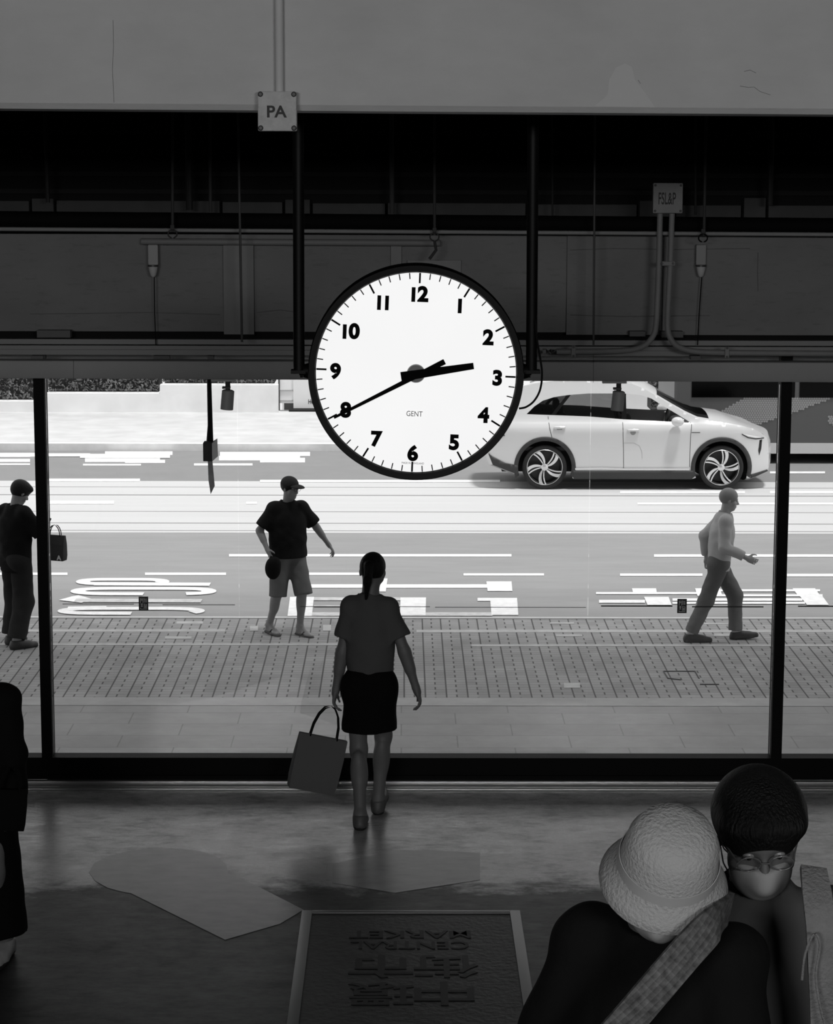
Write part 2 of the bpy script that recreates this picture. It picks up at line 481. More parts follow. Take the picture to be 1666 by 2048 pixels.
# black pipe and pale pipes running along the fascia
YP = 13.8
def hpipe(name, y0, y1, r, mat, xa=-7.9, xb=7.9, Y=YP):
    a, b = P(0, y0, Y), P(1666, y1, Y); s_ = (b.z-a.z)/(b.x-a.x)
    return MB().tube([(xa, Y, a.z+(xa-a.x)*s_), (xb, Y, a.z+(xb-a.x)*s_)], r, 16).build(name, mat, None, smooth=True)
tag(hpipe('drain_pipe', 438, 452, .048, M('pipe_black', .004, rough=.8, spec=.1)), 'thick black pipe running the whole width above the fascia', 'pipe')
tag(hpipe('conduit', 458, 469, .012, M('pipe_pale', .27, rough=.6), Y=13.68), 'thin pale conduit running full width just under the thick black pipe', 'conduit')
a, b = P(283, 483, 13.88), P(880, 486, 13.88)
tag(MB().tube([a, b], .02, 14).build('conduit', M('pipe_grey', .22, rough=.6), smooth=True), 'short thick grey pipe along the top of the fascia left of the clock', 'pipe')

# header beam and the flat rail above it
hm = M('header_paint', .32, rough=.55, noise=.06, scale=3)
YH = 13.70
a, b = P(0, 757, YH), P(1666, 765, YH); s_ = (b.z-a.z)/(b.x-a.x); zb = lambda x, a=a, s_=s_: a.z+(x-a.x)*s_
c0, c1 = P(0, 721, YH), P(1666, 725, YH); t_ = (c1.z-c0.z)/(c1.x-c0.x); zt = lambda x, c0=c0, t_=t_: c0.z+(x-c0.x)*t_
hb = MB(); hb.add([(x, y, z) for x in (-7.95, 7.95) for y, z in ((YH, zb(x)), (YH+.14, zb(x)), (YH+.14, zt(x)), (YH, zt(x)))],
       [(0,1,2,3)[::-1], (4,5,6,7)] + [(i, (i+1) % 4, 4+(i+1) % 4, 4+i) for i in range(4)])
struct(hb.build('trim_4', hm, bevel=.012))
RL = 13.9
rb = MB()
for (ya, yb_, dy) in ((680, 690, .0), (692, 700, -.02), (701, 711, .0)):
    rb.box((-7.95, RL+dy, prow(yb_, RL)), (7.95, RL+.09, prow(ya, RL)))
struct(rb.build('trim_5', M('rail_paint', .22, rough=.5)))
pk = MB()
for (xa, xb, ya, yb_) in ((64, 88, 711, 719), (308, 340, 711, 719), (416, 428, 711, 719), (1380, 1400, 711, 719), (76, 142, 660, 674), (1322, 1365, 662, 674), (1258, 1290, 662, 672)):
    p, q = P(xa, yb_, 13.86), P(xb, ya, 13.86); pk.box((p.x, 13.82, p.z), (q.x, 13.9, q.z))
struct(pk.build('trim_6', M('packer', .12, rough=.7)))
struct(MB().box((-8, 14.02, prow(683, 14.0)), (8, 14.2, prow(660, 14.0))).build('trim_7', blk))
# glass balustrade of black frames: shop front bays
fr = M('frame_black', .003, rough=.6, spec=.12)
YW = 14.1
glass = glass_mat('window_glass', .97)
glass2 = glass_mat('window_glass_outer', .90)
zt0 = prow(700, YW)
zs0, zs1 = .035, P(833, 1516, YW-.06).z
def mull(px): 
    p = P(px, 1500, YW-.06); return p.x
xm = [mull(-1364), mull(94), mull(1553), mull(3011)]
xm[0] = -7.95; xm[3] = 7.95
for i in range(3):
    wd = empty('window_%d' % (i+1), ((xm[i]+xm[i+1])/2, YW, 0)); struct(wd)
    fb = MB()
    ox = wd.location.x
    a0 = xm[i]-ox; a1 = xm[i+1]-ox
    fb.box((a0-.035 if i == 1 else a0+.036, -.06, zs0), (a1+.035 if i == 1 else a1-.036, .06, zs1))
    fb.box((a0, -.06, zt0), (a1, .06, zt0+.06))
    if i == 1:
        for q in (a0, a1): fb.box((q-.034, -.06, zs1), (q+.034, .06, zt0))
        fb.box((a0, -.075, zs0), (a1, -.06, zs0+.03))
    o = fb.build('window_frame', fr, wd); struct(o)
    seams = [a0+.034]
    if i == 1: seams += [P(479, 1300, YW).x-ox, P(1175, 1300, YW).x-ox]
    else: seams += [(a0+a1)/2]
    seams.append(a1-.034)
    for j in range(len(seams)-1):
        dy = .02 if (i == 1 and j == 1) else (0 if j != 2 else 0.0)
        q = MB().box((seams[j]+.0005, dy, zs1-.005), (seams[j+1]-.0005, dy+.008, zt0)).build('pane', glass, wd); struct(q)
al = M('aluminium', .5, rough=.35, metal=.8)
struct(MB().box((-7.95, 13.985, 0), (7.95, 14.03, .038)).build('trim_8', al, bevel=.004))
struct(MB().box((-7.95, 13.90, 0), (7.95, 13.955, .014)).build('trim_9', al, bevel=.003))
struct(MB().box((-8.2, 14.32, -1.3), (8.2, 14.5, .0)).build('wall_plinth', wallm))
struct(MB().box((-16, 14.52, 2.62), (16, 18.8, 2.85)).build('unseen_canopy', M('unseen_canopy_concrete', .3, rough=.9)))  # unseen slab added to cut sky light on pavement and floor
struct(MB().box((-16, 18.8, 2.27), (16, 19.0, 33)).build('unseen_facade', wallm))  # unseen wall, its height and lower edge set to shade pavement and floor
# ================================================================== the street
def Yr(py): return G(833, py, ZS).y
yK = Yr(1238); yB = Yr(1396); yS = Yr(1412)
# near pavement slabs
m = M('paving_slab', .3, rough=.8); e = NT(m); (X, Y, Z), vec = e.xyz()
br = e.n('ShaderNodeTexBrick'); br.inputs['Scale'].default_value = 1; br.inputs['Brick Width'].default_value = 1.0; br.inputs['Row Height'].default_value = .42
br.inputs['Mortar Size'].default_value = .006; br.inputs['Color1'].default_value = (.27,)*3+(1,); br.inputs['Color2'].default_value = (.24,)*3+(1,); br.inputs['Mortar'].default_value = (.17,)*3+(1,)
e.nt.links.new(vec, br.inputs[0])
nn = e.noise(vec, 4, 8)
vm = e.n('ShaderNodeVectorMath'); vm.operation = 'SCALE'; e.nt.links.new(br.outputs[0], vm.inputs[0]); e.nt.links.new(e.rng(nn, .3, .7, .9, 1.1), vm.inputs['Scale'])
e.nt.links.new(vm.outputs[0], e.b.inputs['Base Color'])
struct(MB().box((-16, 14.5, ZS-.2), (16, yS, ZS)).build('pavement', m))
struct(MB().box((-16, yS, ZS-.2), (16, yB, ZS+.004)).build('kerb_strip', M('kerb_pale', .33, rough=.8, noise=.12, scale=3)))
# block paving
m = M('block_paving', .2, rough=.85); e = NT(m); (X, Y, Z), vec = e.xyz()
W_ = .205; Hh = .21
u = e.m('DIVIDE', e.m('ADD', X, 50), W_); col_ = e.m('FLOOR', u); fx = e.m('FRACT', u)
v = e.m('ADD', e.m('DIVIDE', Y, Hh), e.m('MULTIPLY', e.m('MODULO', col_, 2.), .5)); fy = e.m('FRACT', v); row = e.m('FLOOR', v)
l1 = e.m('LESS_THAN', fx, .072)
l2 = e.m('MULTIPLY', e.m('LESS_THAN', e.m('ABSOLUTE', e.m('SUBTRACT', fx, .52)), .036), e.m('LESS_THAN', fy, .5))
l3 = e.m('MULTIPLY', .6, e.m('MAXIMUM', e.m('LESS_THAN', fy, .05), e.m('LESS_THAN', e.m('ABSOLUTE', e.m('SUBTRACT', fy, .5)), .025)))
ln = e.m('MINIMUM', e.m('MAXIMUM', e.m('MAXIMUM', l1, l2), l3), 1.)
wn = e.n('ShaderNodeTexWhiteNoise'); wn.noise_dimensions = '2D'
cb = e.n('ShaderNodeCombineXYZ'); e.nt.links.new(e.m('ADD', col_, e.m('MULTIPLY', e.m('GREATER_THAN', fx, .52), .5)), cb.inputs[0]); e.nt.links.new(row, cb.inputs[1]); e.nt.links.new(cb.outputs[0], wn.inputs[0])
nn = e.noise(vec, 1.2, 6)
base = e.m('MULTIPLY', e.rng(wn.outputs[0], 0, 1, .25, .31), e.rng(nn, .3, .7, .85, 1.2))
e.grey(e.m('MULTIPLY', base, e.m('SUBTRACT', 1., e.m('MULTIPLY', ln, .8))))
pave = struct(MB().box((-18, yB, ZS-.2), (18, yK, ZS)).build('block_pavement', m))
pw = M('paint_pale', .42, rough=.7, noise=.15, scale=9)
pwh = M('paint_white', .85, rough=.6, noise=.12, scale=12)
pwm = M('paint_worn', .55, rough=.7, noise=.2, scale=10)
_lift = [0]
def nextz(z):
    _lift[0] = (_lift[0]+1) % 60; return z+.00012*_lift[0]
def strip(name, xa, xb, ya, yb_, mat, parent, t=.003, z=ZS):
    z = nextz(z)
    # a painted patch on the ground between two pixel rows
    pts = [G(xa, yb_, z), G(xb, yb_, z), G(xb, ya, z), G(xa, ya, z)]
    return struct(MB().prism([(p.x, p.y) for p in pts], t, lambda u, v, w_: (u, v, z+w_)).build(name, mat, parent))
for (xa, xb, ya, yb_) in ((-300, 450, 1259, 1264), (833, 2000, 1260, 1265), (-300, 700, 1287, 1291), (943, 2000, 1289, 1293)):
    strip('paving_line', xa, xb, ya, yb_, pw, pave)
for (xa, xb, ya, yb_) in ((353, 406, 1243, 1248), (330, 383, 1273, 1278), (1100, 1148, 1245, 1248), (1408, 1458, 1246, 1249), (1112, 1165, 1269, 1273), (500, 516, 1252, 1262), (646, 662, 1250, 1262), (1128, 1160, 1366, 1376), (1428, 1500, 1268, 1273)):
    strip('paving_mark', xa, xb, ya, yb_, pw, pave)
cv = MB()
dk = M('cover_line', .05, rough=.8)
for (a, b) in (((1327,1343),(1390,1343)), ((1327,1343),(1336,1357)), ((1390,1343),(1398,1357)), ((1336,1357),(1362,1360)), ((1400,1369),(1438,1369))):
    cv.tube([G(*a, ZS+.002), G(*b, ZS+.002)], .008, 6)
struct(cv.build('access_cover_edge', dk, pave))

# carriageway
m = M('asphalt', .29, rough=.85, noise=.08, scale=2.2, stretch=(.35, 1.5, 1))
ya, yb_ = Yr(1066), Yr(963)
yF = Yr(903)
ZR = ZS
road = struct(MB().box((-30, yK, ZS-.2), (34, yF, ZS-.001)).build('road', m))
# kerb line
kl = struct(MB().box((-30, yK, ZS-.1), (34, Yr(1235), ZS+.01)).build('kerb', M('kerb_white', .5, rough=.7, noise=.1)))
band = M('concrete_lane', .58, rough=.8, noise=.04, scale=1.5, stretch=(.2, 3, 1))
struct(MB().box((-30, ya, ZS-.19), (34, yb_, ZS+.0005)).build('concrete_lane', band, road))
for py, hh in ((1047, .7), (1024, .5), (991, .8), (1062, .6), (975, .4)):
    y0, y1 = Yr(py+hh), Yr(py-hh)
    struct(MB().box((-30, y0, ZS), (34, y1, ZS+.002)).build('lane_joint', M('joint_grey', .26), road))
far = M('asphalt_far', .245, rough=.85, noise=.05, scale=2)
struct(MB().box((-30, yb_, ZS-.19), (34, yF, ZS+.0005)).build('bus_lane', far, road))
z1 = ZS+.0006
for (xa, xb, y0, y1) in ((458,1023,1108.5,1113.5), (1308,2100,1109,1114), (290,452,1145.5,1150.5), (610,735,1145.5,1150.5), (927,1088,1147,1151.5), (1240,1405,1147.5,1152), (1574,1760,1148,1153),
                         (-200,135,1145.5,1150.5), (607,985,1169,1176), (90,280,957.5,963), (520,1000,960,964.5), (90,228,1002,1008), (492,514,1004,1008), (1240,1490,982,987), (1540,2000,982,987), (1275,2000,1005.5,1009.5),
                         (1540,1650,943,947)):
    strip('lane_dash', xa, xb, y0, y1, pwh, road, z=z1)
def para(xa, xb, y0, y1, sk, mat=pwh):   # skewed painted block
    zz1 = nextz(z1)
    pts = [G(xa-sk, y1, z1), G(xb-sk*.9, y1, z1), G(xb, y0, z1), G(xa, y0, z1)]
    return struct(MB().prism([(p.x, p.y) for p in pts], .004, lambda u, v, w_: (u, v, zz1+w_)).build('road_lettering', mat, road))
# lettering left of the middle (sides of big letters read from the kerb)
for a in ((728,775,1158,1184,4), (580,628,1195,1233,5), (801,852,1196,1231,1), (973,1023,1164,1183,-2), (980,1034,1197,1231,-3), (955,1000,1197,1203,0)): para(*a)
for (xa, xb, y0, y1) in ((625,802,1195,1201), (600,985,1225,1232), (628,800,1211,1214)): strip('road_lettering', xa, xb, y0, y1, pwm, road, z=z1)
# lettering on the right
for a in ((1264,1312,1178,1187,-2), (1288,1337,1195,1211,-7), (1390,1440,1178,1193,-5), (1585,1630,1178,1191,-10), (1600,1645,1194,1211,-14)): para(*a)
for (xa, xb, y0, y1) in ((1192,1400,1184.5,1188.5), (1440,1640,1179,1183), (1410,1645,1189,1193), (1198,1290,1200,1206), (1345,1605,1197,1202), (1345,1610,1204,1208)): strip('road_lettering', xa, xb, y0, y1, pwh, road, z=z1)
# rounded lettering on the left: strokes as fat tubes pressed flat
def stroke(pts, wpx, mat=pwh, par=road):
    q = [G(x, y, nextz(z1)) for x, y in pts[:1]]; zc = q[0].z; q = [G(x, y, zc) for x, y in pts]
    vs = []; fs = []
    n = len(q)
    hw = wpx
    for i in range(n):
        t = (q[min(i+1, n-1)]-q[max(i-1, 0)]).normalized(); nn_ = Vector((-t.y, t.x, 0))
        for sg in (-1, 1):
            for zz in (0, .004): vs.append(q[i]+nn_*hw*sg+Vector((0, 0, zz)))
    for i in range(n-1):
        a = i*4; b = a+4
        fs += [(a+1, a+3, b+3, b+1), (a, b, b+2, a+2), (a, a+1, b+1, b), (a+2, b+2, b+3, a+3)]
    fs += [(0, 2, 3, 1), (4*n-4, 4*n-3, 4*n-1, 4*n-2)]
    return struct(MB().add(vs, fs).build('road_lettering', mat, par))
def loop(x0, x1, y0, y1, wpx, open_=0):
    c, h = (x0+x1)/2, (x1-x0)/2; cy, hy = (y0+y1)/2, (y1-y0)/2
    pts = []
    for k in range(33-open_):
        t = 2*PI*k/32 + PI*.5
        cx_ = math.cos(t); sx_ = math.sin(t)
        pts.append((c+h*math.copysign(abs(cx_)**.45, cx_), cy+hy*math.copysign(abs(sx_)**.8, sx_)))
    return stroke(pts, wpx)
loop(166, 325, 1159, 1168, .085, 6); stroke([(190,1168),(420,1169)], .10)
loop(156, 418, 1177, 1188, .09, 2)
stroke([(140,1203),(165,1196),(172,1195)], .16); stroke([(150,1201),(403,1202)], .10, pwm)
loop(130, 395, 1217, 1227, .085, 5); stroke([(135,1217),(212,1216)], .1)
for (xa, xb, y0, y1) in ((60,180,907,913), (160,340,908,916), (170,320,916,924), (210,345,903,910), (250,330,920,926), (166,282,928,931), (0,70,906,914), (-40,60,918,924), (440,620,904,912), (438,600,912,921), (520,610,916,925), (388,505,927,931), (-60,60,927,930)):
    strip('lane_lettering', xa, xb, y0, y1, pwh, road, z=z1)

# far pavement, kerb, planter wall and hedge
struct(MB().box((-30, yF, ZS-.2), (34, yF+.18, ZS+.13)).build('kerb', M('kerb_far', .8, rough=.7, noise=.1)))
yW2 = Yr(838)
struct(MB().box((-30, yF+.18, ZS-.2), (34, yW2, ZS+.125)).build('far_pavement', M('far_paving', .6, rough=.8, noise=.12, scale=1.8, bump=.2)))
wm = M('planter_wall_paint', .92, rough=.8, noise=.1, scale=1.5)
def fx_(px, py): return P(px, py, yW2)
zA, zB, zC = fx_(40, 803).z, fx_(200, 787).z, fx_(440, 770).z
xa, xb = fx_(87, 800).x, fx_(320, 800).x
struct(MB().box((-30, yW2, ZS), (xa, yW2+.25, zA)).build('planter_wall', wm))
struct(MB().box((xa, yW2, ZS), (xb, yW2+.25, zB)).build('planter_wall', wm))
struct(MB().box((xb, yW2, ZS), (fx_(556, 800).x, yW2+.25, zC)).build('planter_wall', wm))
struct(MB().box((fx_(556, 800).x, yW2+1.6, ZS), (34, yW2+1.85, ZS+2.6)).build('far_wall', M('far_wall_white', .92, rough=.7)))

def hedge(x0, x1, z0, z1_, label, seed, name='hedge', grp='hedges on the white planter wall'):
    rnd = random.Random(seed)
    root = empty(name, ((x0+x1)/2, yW2+.55, z0))
    tag(root, label, name, grp)
    cx_ = (x0+x1)/2
    mb = MB(); mb.box((x0-cx_+.06, -.2, .0), (x1-cx_-.06, .5, z1_-z0-.1)); mb.build('branches', M('hedge_dark', .03, rough=.9), root)
    V = []; Fs = []
    N = int((x1-x0)*1500)
    for i in range(N):
        r = rnd.random()
        x = rnd.uniform(x0+.05, x1-.05)-cx_
        if r < .75: y = -.27+rnd.gauss(0, .05); z = rnd.uniform(0, z1_-z0)
        else: y = rnd.uniform(-.25, .5); z = z1_-z0-.04+rnd.gauss(0, .04)
        s_ = rnd.uniform(.025, .055)
        z = max(z, .05)
        d = Vector((rnd.gauss(0, 1), rnd.gauss(0, .6), rnd.gauss(0, 1)+.3)).normalized()
        q = d.cross(Vector((rnd.gauss(0, 1), rnd.gauss(0, 1), rnd.gauss(0, 1)))).normalized()
        c = Vector((x, y, max(z, .0)+.0)); n0 = len(V)
        V += [c-d*s_, c+q*s_*.45, c+d*s_, c-q*s_*.45]; Fs.append((n0, n0+1, n0+2, n0+3))
    o = mesh_obj('foliage', V, Fs, M('leaf', .16, rough=.6, noise=.6, scale=3), root)
    return root
hedge(-9.5, xa, zA, ZS+2.0, 'dark clipped hedge on the lowest stretch of white wall, far left', 1)
hedge(xa, xb, zB, ZS+2.0, 'long dark clipped hedge on the white wall right of the left black mullion', 2)
hedge(xb, fx_(553, 800).x, zC, ZS+2.0, 'dark clipped hedge on the highest stretch of white wall, behind the hanging pole', 3)
hedge(fx_(1300, 800).x, fx_(1340, 800).x, ZS+.15, ZS+1.9, 'dark shrub across the road, seen over the car windscreen', 4, 'shrub', None)
# ================================================================== the clock
YC = 9.0
cc = P(832, 746, YC)
pxm = S(YC, cc.z)
ROLL = math.radians(2.2)
clock = empty('wall_clock', cc); tag(clock, 'large round clock with white face and black rim hanging from two black poles', 'clock')
blkm = M('clock_black', .004, rough=.5, spec=.15)
RF = 201/pxm; RO = 216/pxm
Rx = Matrix.Rotation(PI/2, 3, 'X')       # lathe axis z -> -y (towards the eye)
MB().lathe([(RF-.002, .0), (RF+.003, .012), (RO-.004, .014), (RO, .006), (RO+.001, -.03), (RO-.006, -.036), (RO-.006, -.14), (RO+.001, -.146), (RO, -.17), (RO-.02, -.18), (0, -.18)], 128, rot=Rx).build('casing', blkm, clock, smooth=True)
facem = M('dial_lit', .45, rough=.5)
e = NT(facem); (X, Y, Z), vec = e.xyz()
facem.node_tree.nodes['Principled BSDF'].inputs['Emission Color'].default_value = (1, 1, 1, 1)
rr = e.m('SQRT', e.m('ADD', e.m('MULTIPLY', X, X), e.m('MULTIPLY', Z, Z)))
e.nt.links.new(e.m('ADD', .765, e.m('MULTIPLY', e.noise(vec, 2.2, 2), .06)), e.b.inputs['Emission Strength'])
MB().lathe([(RF, -.004), (0, -.004)], 96, rot=Rx).build('dial', facem, clock)
ink = M('dial_ink', .004, rough=.8, spec=.05)
def cpos(ang, r, d=.0):                  # clockwise from twelve
    a = ang+ROLL; return Vector((math.sin(a)*r, -d, math.cos(a)*r))
mk = MB()
for i in range(60):
    a = 2*PI*i/60; lng = i % 5 == 0
    r0, r1 = (179/pxm, 199.5/pxm) if lng else (187.5/pxm, 199.5/pxm); w_ = (3.6 if lng else 2.1)/pxm
    mk.cbox(cpos(a, (r0+r1)/2, .0005), (w_, .002, r1-r0), Matrix.Rotation(a+ROLL, 3, 'Y'))
mk.build('minute_mark', ink, clock)['kind'] = 'stuff'
clock.children[-1]['kind'] = 'stuff'
ux = Vector((math.cos(ROLL), 0, -math.sin(ROLL))); uy = Vector((math.sin(ROLL), 0, math.cos(ROLL)))
def num(txt, cx_, cy_):
    c = Vector(((cx_-832)/pxm, -.001, -(cy_-746)/pxm))
    def bar(dx): 
        mb = MB(); mb.cbox(c+ux*dx, (7.6/pxm, .002, 29/pxm), Matrix.Rotation(ROLL, 3, 'Y')); return mb.build('numeral', ink, clock)
    H_ = 29/pxm/.72
    if txt == '1': bar(0)
    elif txt == '11': 
        mb = MB()
        for dx in (-7.8/pxm, 7.8/pxm): mb.cbox(c+ux*dx, (7.4/pxm, .002, 29/pxm), Matrix.Rotation(ROLL, 3, 'Y'))
        mb.build('numeral', ink, clock)
    elif txt in ('10', '12'):
        o1 = bar(-13.5/pxm)
        text_mesh('numeral', txt[1], ink, clock, H_, c+ux*(5.5/pxm), ux, uy, offset=.0042, sx=1.02)
    elif txt == '6': text_mesh('numeral', '9', ink, clock, H_, c, -ux, -uy, offset=.0042, sx=1.02)
    else: text_mesh('numeral', txt, ink, clock, H_, c, ux, uy, offset=.0042, sx=1.02)
for t_, x_, y_ in (('12',840,590),('1',919,612),('2',976,676),('3',995,757),('4',968,832),('5',909,887),('6',826,906),('7',752,880),('8',691,822),('9',671,744),('10',703,664),('11',766,606)): num(t_, x_, y_)
text_mesh('maker_name', 'GENT', M('dial_grey_ink', .22, rough=.6), clock, 15/pxm, ((829-832)/pxm, -.001, -(828.5-746)/pxm), ux, uy, sx=.84)
text_mesh('origin_mark', 'MADE IN    ENGLAND', M('dial_grey_ink', .22), clock, 5.4/pxm, ((826-832)/pxm, -.001, -(928-746)/pxm), ux, uy, sx=.85)
hm_ = M('hand_black', .004, rough=.8, spec=.05)
def hand(name, tip, tail, w0, w1, d, wt=None):
    A = Vector(((tail[0]-832)/pxm, -d, -(tail[1]-748)/pxm)); B = Vector(((tip[0]-832)/pxm, -d, -(tip[1]-748)/pxm))
    u = (B-A).normalized(); n_ = Vector((u.z, 0, -u.x))
    q = [A+n_*w0, A-n_*w0, B-n_*w1, B+n_*w1]
    MB().add([p+Vector((0, -.0015, 0)) for p in q]+[p+Vector((0, .0015, 0)) for p in q], [(0,1,2,3),(4,7,6,5),(0,4,5,1),(1,5,6,2),(2,6,7,3),(3,7,4,0)]).build(name, hm_, clock)
hand('hour_hand', (947,733), (802,755), 9.5/pxm, 6.4/pxm, .013)
hand('minute_hand', (668,837), (889,724), 5.6/pxm, 2.6/pxm, .022)
MB().lathe([(0, .011), (17/pxm, .011), (18.5/pxm, .004), (18.5/pxm, -.004)], 40, c=(0, 0, -.002), rot=Rx).build('hub', M('hub_grey', .16, rough=.35), clock, smooth=True)
# the two poles with their pivots
for px, sg, xt in ((598, -1, 598), (1063, 1, 1064)):
    top = P(xt, 240, YC+.08); bot = P(px, 742, YC+.08)
    ztop = 5.2
    mb = MB(); mb.tube([bot-cc, (top.x-cc.x, .08, ztop-cc.z)], 11.4/pxm, 20); mb.build('support_pole', blkm, clock, smooth=True)
    mb = MB(); mb.cbox(P(px+(-1 if sg < 0 else 2), 743, YC+.08)-cc, (30/pxm, .06, 7/pxm))
    a = P(px+sg*-1*5, 748, YC+.08)-cc
    mb.tube([a+Vector((0, 0, .01)), a-Vector((0, 0, .014))], .006, 10)
    mb.tube([P(px, 745, YC+.08)-cc, Vector((sg*(RO-.005), .08, 0))], .012, 12)
    mb.lathe([(0, .02), (.026, .02), (.032, 0), (.026, -.02)], 20, c=(sg*(RO+.002), .08, 0), rot=Matrix.Rotation(PI/2, 3, 'Y'))
    mb.build('pivot_bracket', blkm, clock, smooth=True)
cb_ = [(1070,640),(1074,680),(1081,720),(1084,750),(1080,780),(1068,802),(1052,814),(1038,817)]
def smoothpts(p, n=6):
    out = []
    for i in range(len(p)-1):
        p0, p1, p2, p3 = [Vector(p[max(0, min(len(p)-1, k))]) for k in (i-1, i, i+1, i+2)]
        for j in range(n):
            t = j/n; out.append(.5*((2*p1)+(p2-p0)*t+(2*p0-5*p1+4*p2-p3)*t*t+(3*p1-p0-3*p2+p3)*t*t*t))
    return out+[Vector(p[-1])]
MB().tube(smoothpts([P(x, y, YC+.05)-cc for x, y in cb_]), .0042, 8).build('cable', blkm, clock, smooth=True)

# ================================================================== boxes, conduits and hung things
def jbox(name, label, lines, px, py, hw, Y, mat, inkm, pipes, tsz, tsx):
    c = P(px, py, Y); s_ = S(Y, c.z); d = .05
    r = empty(name, c); tag(r, label, 'junction box')
    MB().rbox((0, -d/2, 0), (2*hw/s_, d, 2*hw/s_*1.01), .006, 1, 3).build('box_body', mat, r)
    for sx in (-1, 1):
        for sz in (-1, 1):
            MB().lathe([(0, .004), (.0035*hw/39*1.6, .004), (.006*hw/39*1.6, 0)], 12, c=(sx*(hw*.86)/s_, -d, sz*(hw*.86)/s_), rot=Rx).build('screw', M('screw_dark', .05, rough=.5), r)
    text_mesh('lettering', lines, inkm, r, tsz/s_, (-2/s_, -d-.0006, -2/s_), (1, 0, 0), (0, 0, 1), depth=.001, offset=.0014, sx=tsx)
    return r, s_
pbm = M('box_paint', .47, rough=.7, noise=.12, scale=30, bump=.4, bscale=60)
pinkm = M('box_ink', .03, rough=.7)
YBX = 7.998
r1, s1 = jbox('junction_box', 'square pale box lettered PA on the front edge of the upper beam', 'PA', 556, 223, 38.5, YBX, pbm, pinkm, None, 32, 1.05)
pc = M('pipe_beam', .5, rough=.7, noise=.05)
a = P(559, 184, YBX-.02); b = P(559, -60, YBX-.02)
c_ = MB(); c_.tube([(a.x, YBX-.02, a.z), (a.x-.0, YBX-.02, 5.19)], 8.6/S(YBX, 4.2), 20)
tag(c_.build('conduit', pc, smooth=True), 'pale vertical pipe running up the beam from the PA box', 'conduit')

YX = 13.61
fbm = M('box_paint_far', .24, rough=.6, noise=.08, scale=12)
cF = P(1334, 396, YX)
fs = S(YX, cF.z)
r2, s2 = jbox('junction_box', 'square grey box lettered FSL&P on top of two curved pipes, right of the clock', 'FSL&P', 1334, 396, 29.5, YX, fbm, pinkm, None, 33, .42)
for chs in r2.children:
    pass
for sg, pts in ((-1, [(1320,427),(1318,520),(1315,600),(1312,650),(1306,672),(1290,690),(1265,699),(1220,702),(1150,703),(1085,703)]), (1, [(1344,427),(1341,520),(1337,600),(1335,650),(1340,675),(1356,693),(1385,702),(1430,705),(1520,706),(1800,708)])):
    mb = MB(); mb.tube(smoothpts([P(x, y, YX+.02) for x, y in pts]), 5.8/fs, 14)
    tag(mb.build('conduit', fbm, smooth=True), 'grey pipe dropping from the FSL&P box and curving %s along the rail' % ('left' if sg < 0 else 'right'), 'conduit')
t_ = MB(); p, q = P(1324, 668, YF-.05), P(1338, 470, YF-.05)
t_.box((p.x, YF-.06, p.z), (q.x, YF-.03, q.z))
tag(t_.build('cable_trunking', M('trunking', .2, rough=.6)), 'narrow flat upright cable trunking between the two curved pipes', 'trunking')
for (x, y) in ((1146,692),(1146,712),(1453,694),(1453,714),(1330,527)):
    pass
for i, (x, y, hh) in enumerate(((1147, 703, 12), (1454, 705, 12), (1335, 527, 6))):
    c = P(x, y, YX-.008); r = empty('pipe_clamp', c)
    tag(r, ('small saddle clamp on the rail pipe just right of the clock', 'small saddle clamp on the rail pipe right of the FSL&P pipes', 'small saddle clamp on the upright pipe under the FSL&P box')[i], 'clamp', 'pipe clamps')
    if i < 2: MB().rbox((0, 0, 0), (9/fs, .012, 2*hh/fs), .008, 1).build('strap', fbm, r)
    else: MB().rbox((.005, 0, 0), (28/fs, .012, 9/fs), .008, 1).build('strap', fbm, r)
    for sg in (-1, 1):
        off = (0, -.006, sg*(hh-3)/fs) if i < 2 else (sg*11/fs, -.006, 0)
        MB().lathe([(0, .003), (2.2/fs, .003), (2.6/fs, 0)], 10, c=off, rot=Rx).build('screw', M('screw_dark', .05), r)

# hanging rods of the void
rodm = M('rod_grey', .04, rough=.7); rodd = M('rod_dark', .015, rough=.7)
ZC_ = 5.2
def rod(px0, px1, y1, wpx, Y, mat, label, grp=None):
    b = P(px1, y1, Y); t0 = P(px0, 235, Y); s_ = S(Y, b.z)
    dx = (t0.x-b.x)/(t0.z-b.z)
    mb = MB(); mb.tube([b, (b.x+dx*(ZC_-b.z), Y, ZC_)], wpx/2/s_, 10)
    return tag(mb.build('hanger_rod', mat, smooth=True), label, 'rod', grp)
rod(476, 484, 684, 5, 13.5, M('rod_mid', .07, rough=.5), 'long thin rod hanging down to the rail, left of the clock')
rod(1190, 1187, 690, 4.5, 13.5, M('rod_mid', .07), 'long thin rod hanging down to the rail between the clock and the FSL&P box')
rod(345, 345, 462, 6, 13.6, rodm, 'thin rod ending in a clip on the pale pipe, over the left lamp holder')
rod(376, 379, 420, 14, 14.2, rodd, 'thick dark downpipe in the void upper left')
rod(419, 421, 424, 7, 14.2, rodm, 'slim rod in the void just right of the thick dark downpipe')
rod(783, 784, 427, 10, 14.2, rodm, 'pale rod in the void above the clock, left of its centre')
rod(869, 869, 470, 6, 13.6, rodm, 'thin rod ending in a clip above the clock')
rod(1104, 1105, 432, 4, 14.2, rodd, 'thin dark rod in the void just right of the right clock pole')
rod(1412, 1408, 472, 6, 13.6, rodm, 'thin rod ending in a clip above the right lamp holder')
rod(1391, 1391, 430, 5, 14.2, rodd, 'dark rod in the void left of the right clip rod')
rod(90, 96, 405, 8, 14.2, rodd, 'dark rod in the void at the far left')
rod(1543, 1540, 410, 12, 14.2, rodd, 'thick dark rod in the void at the far right')
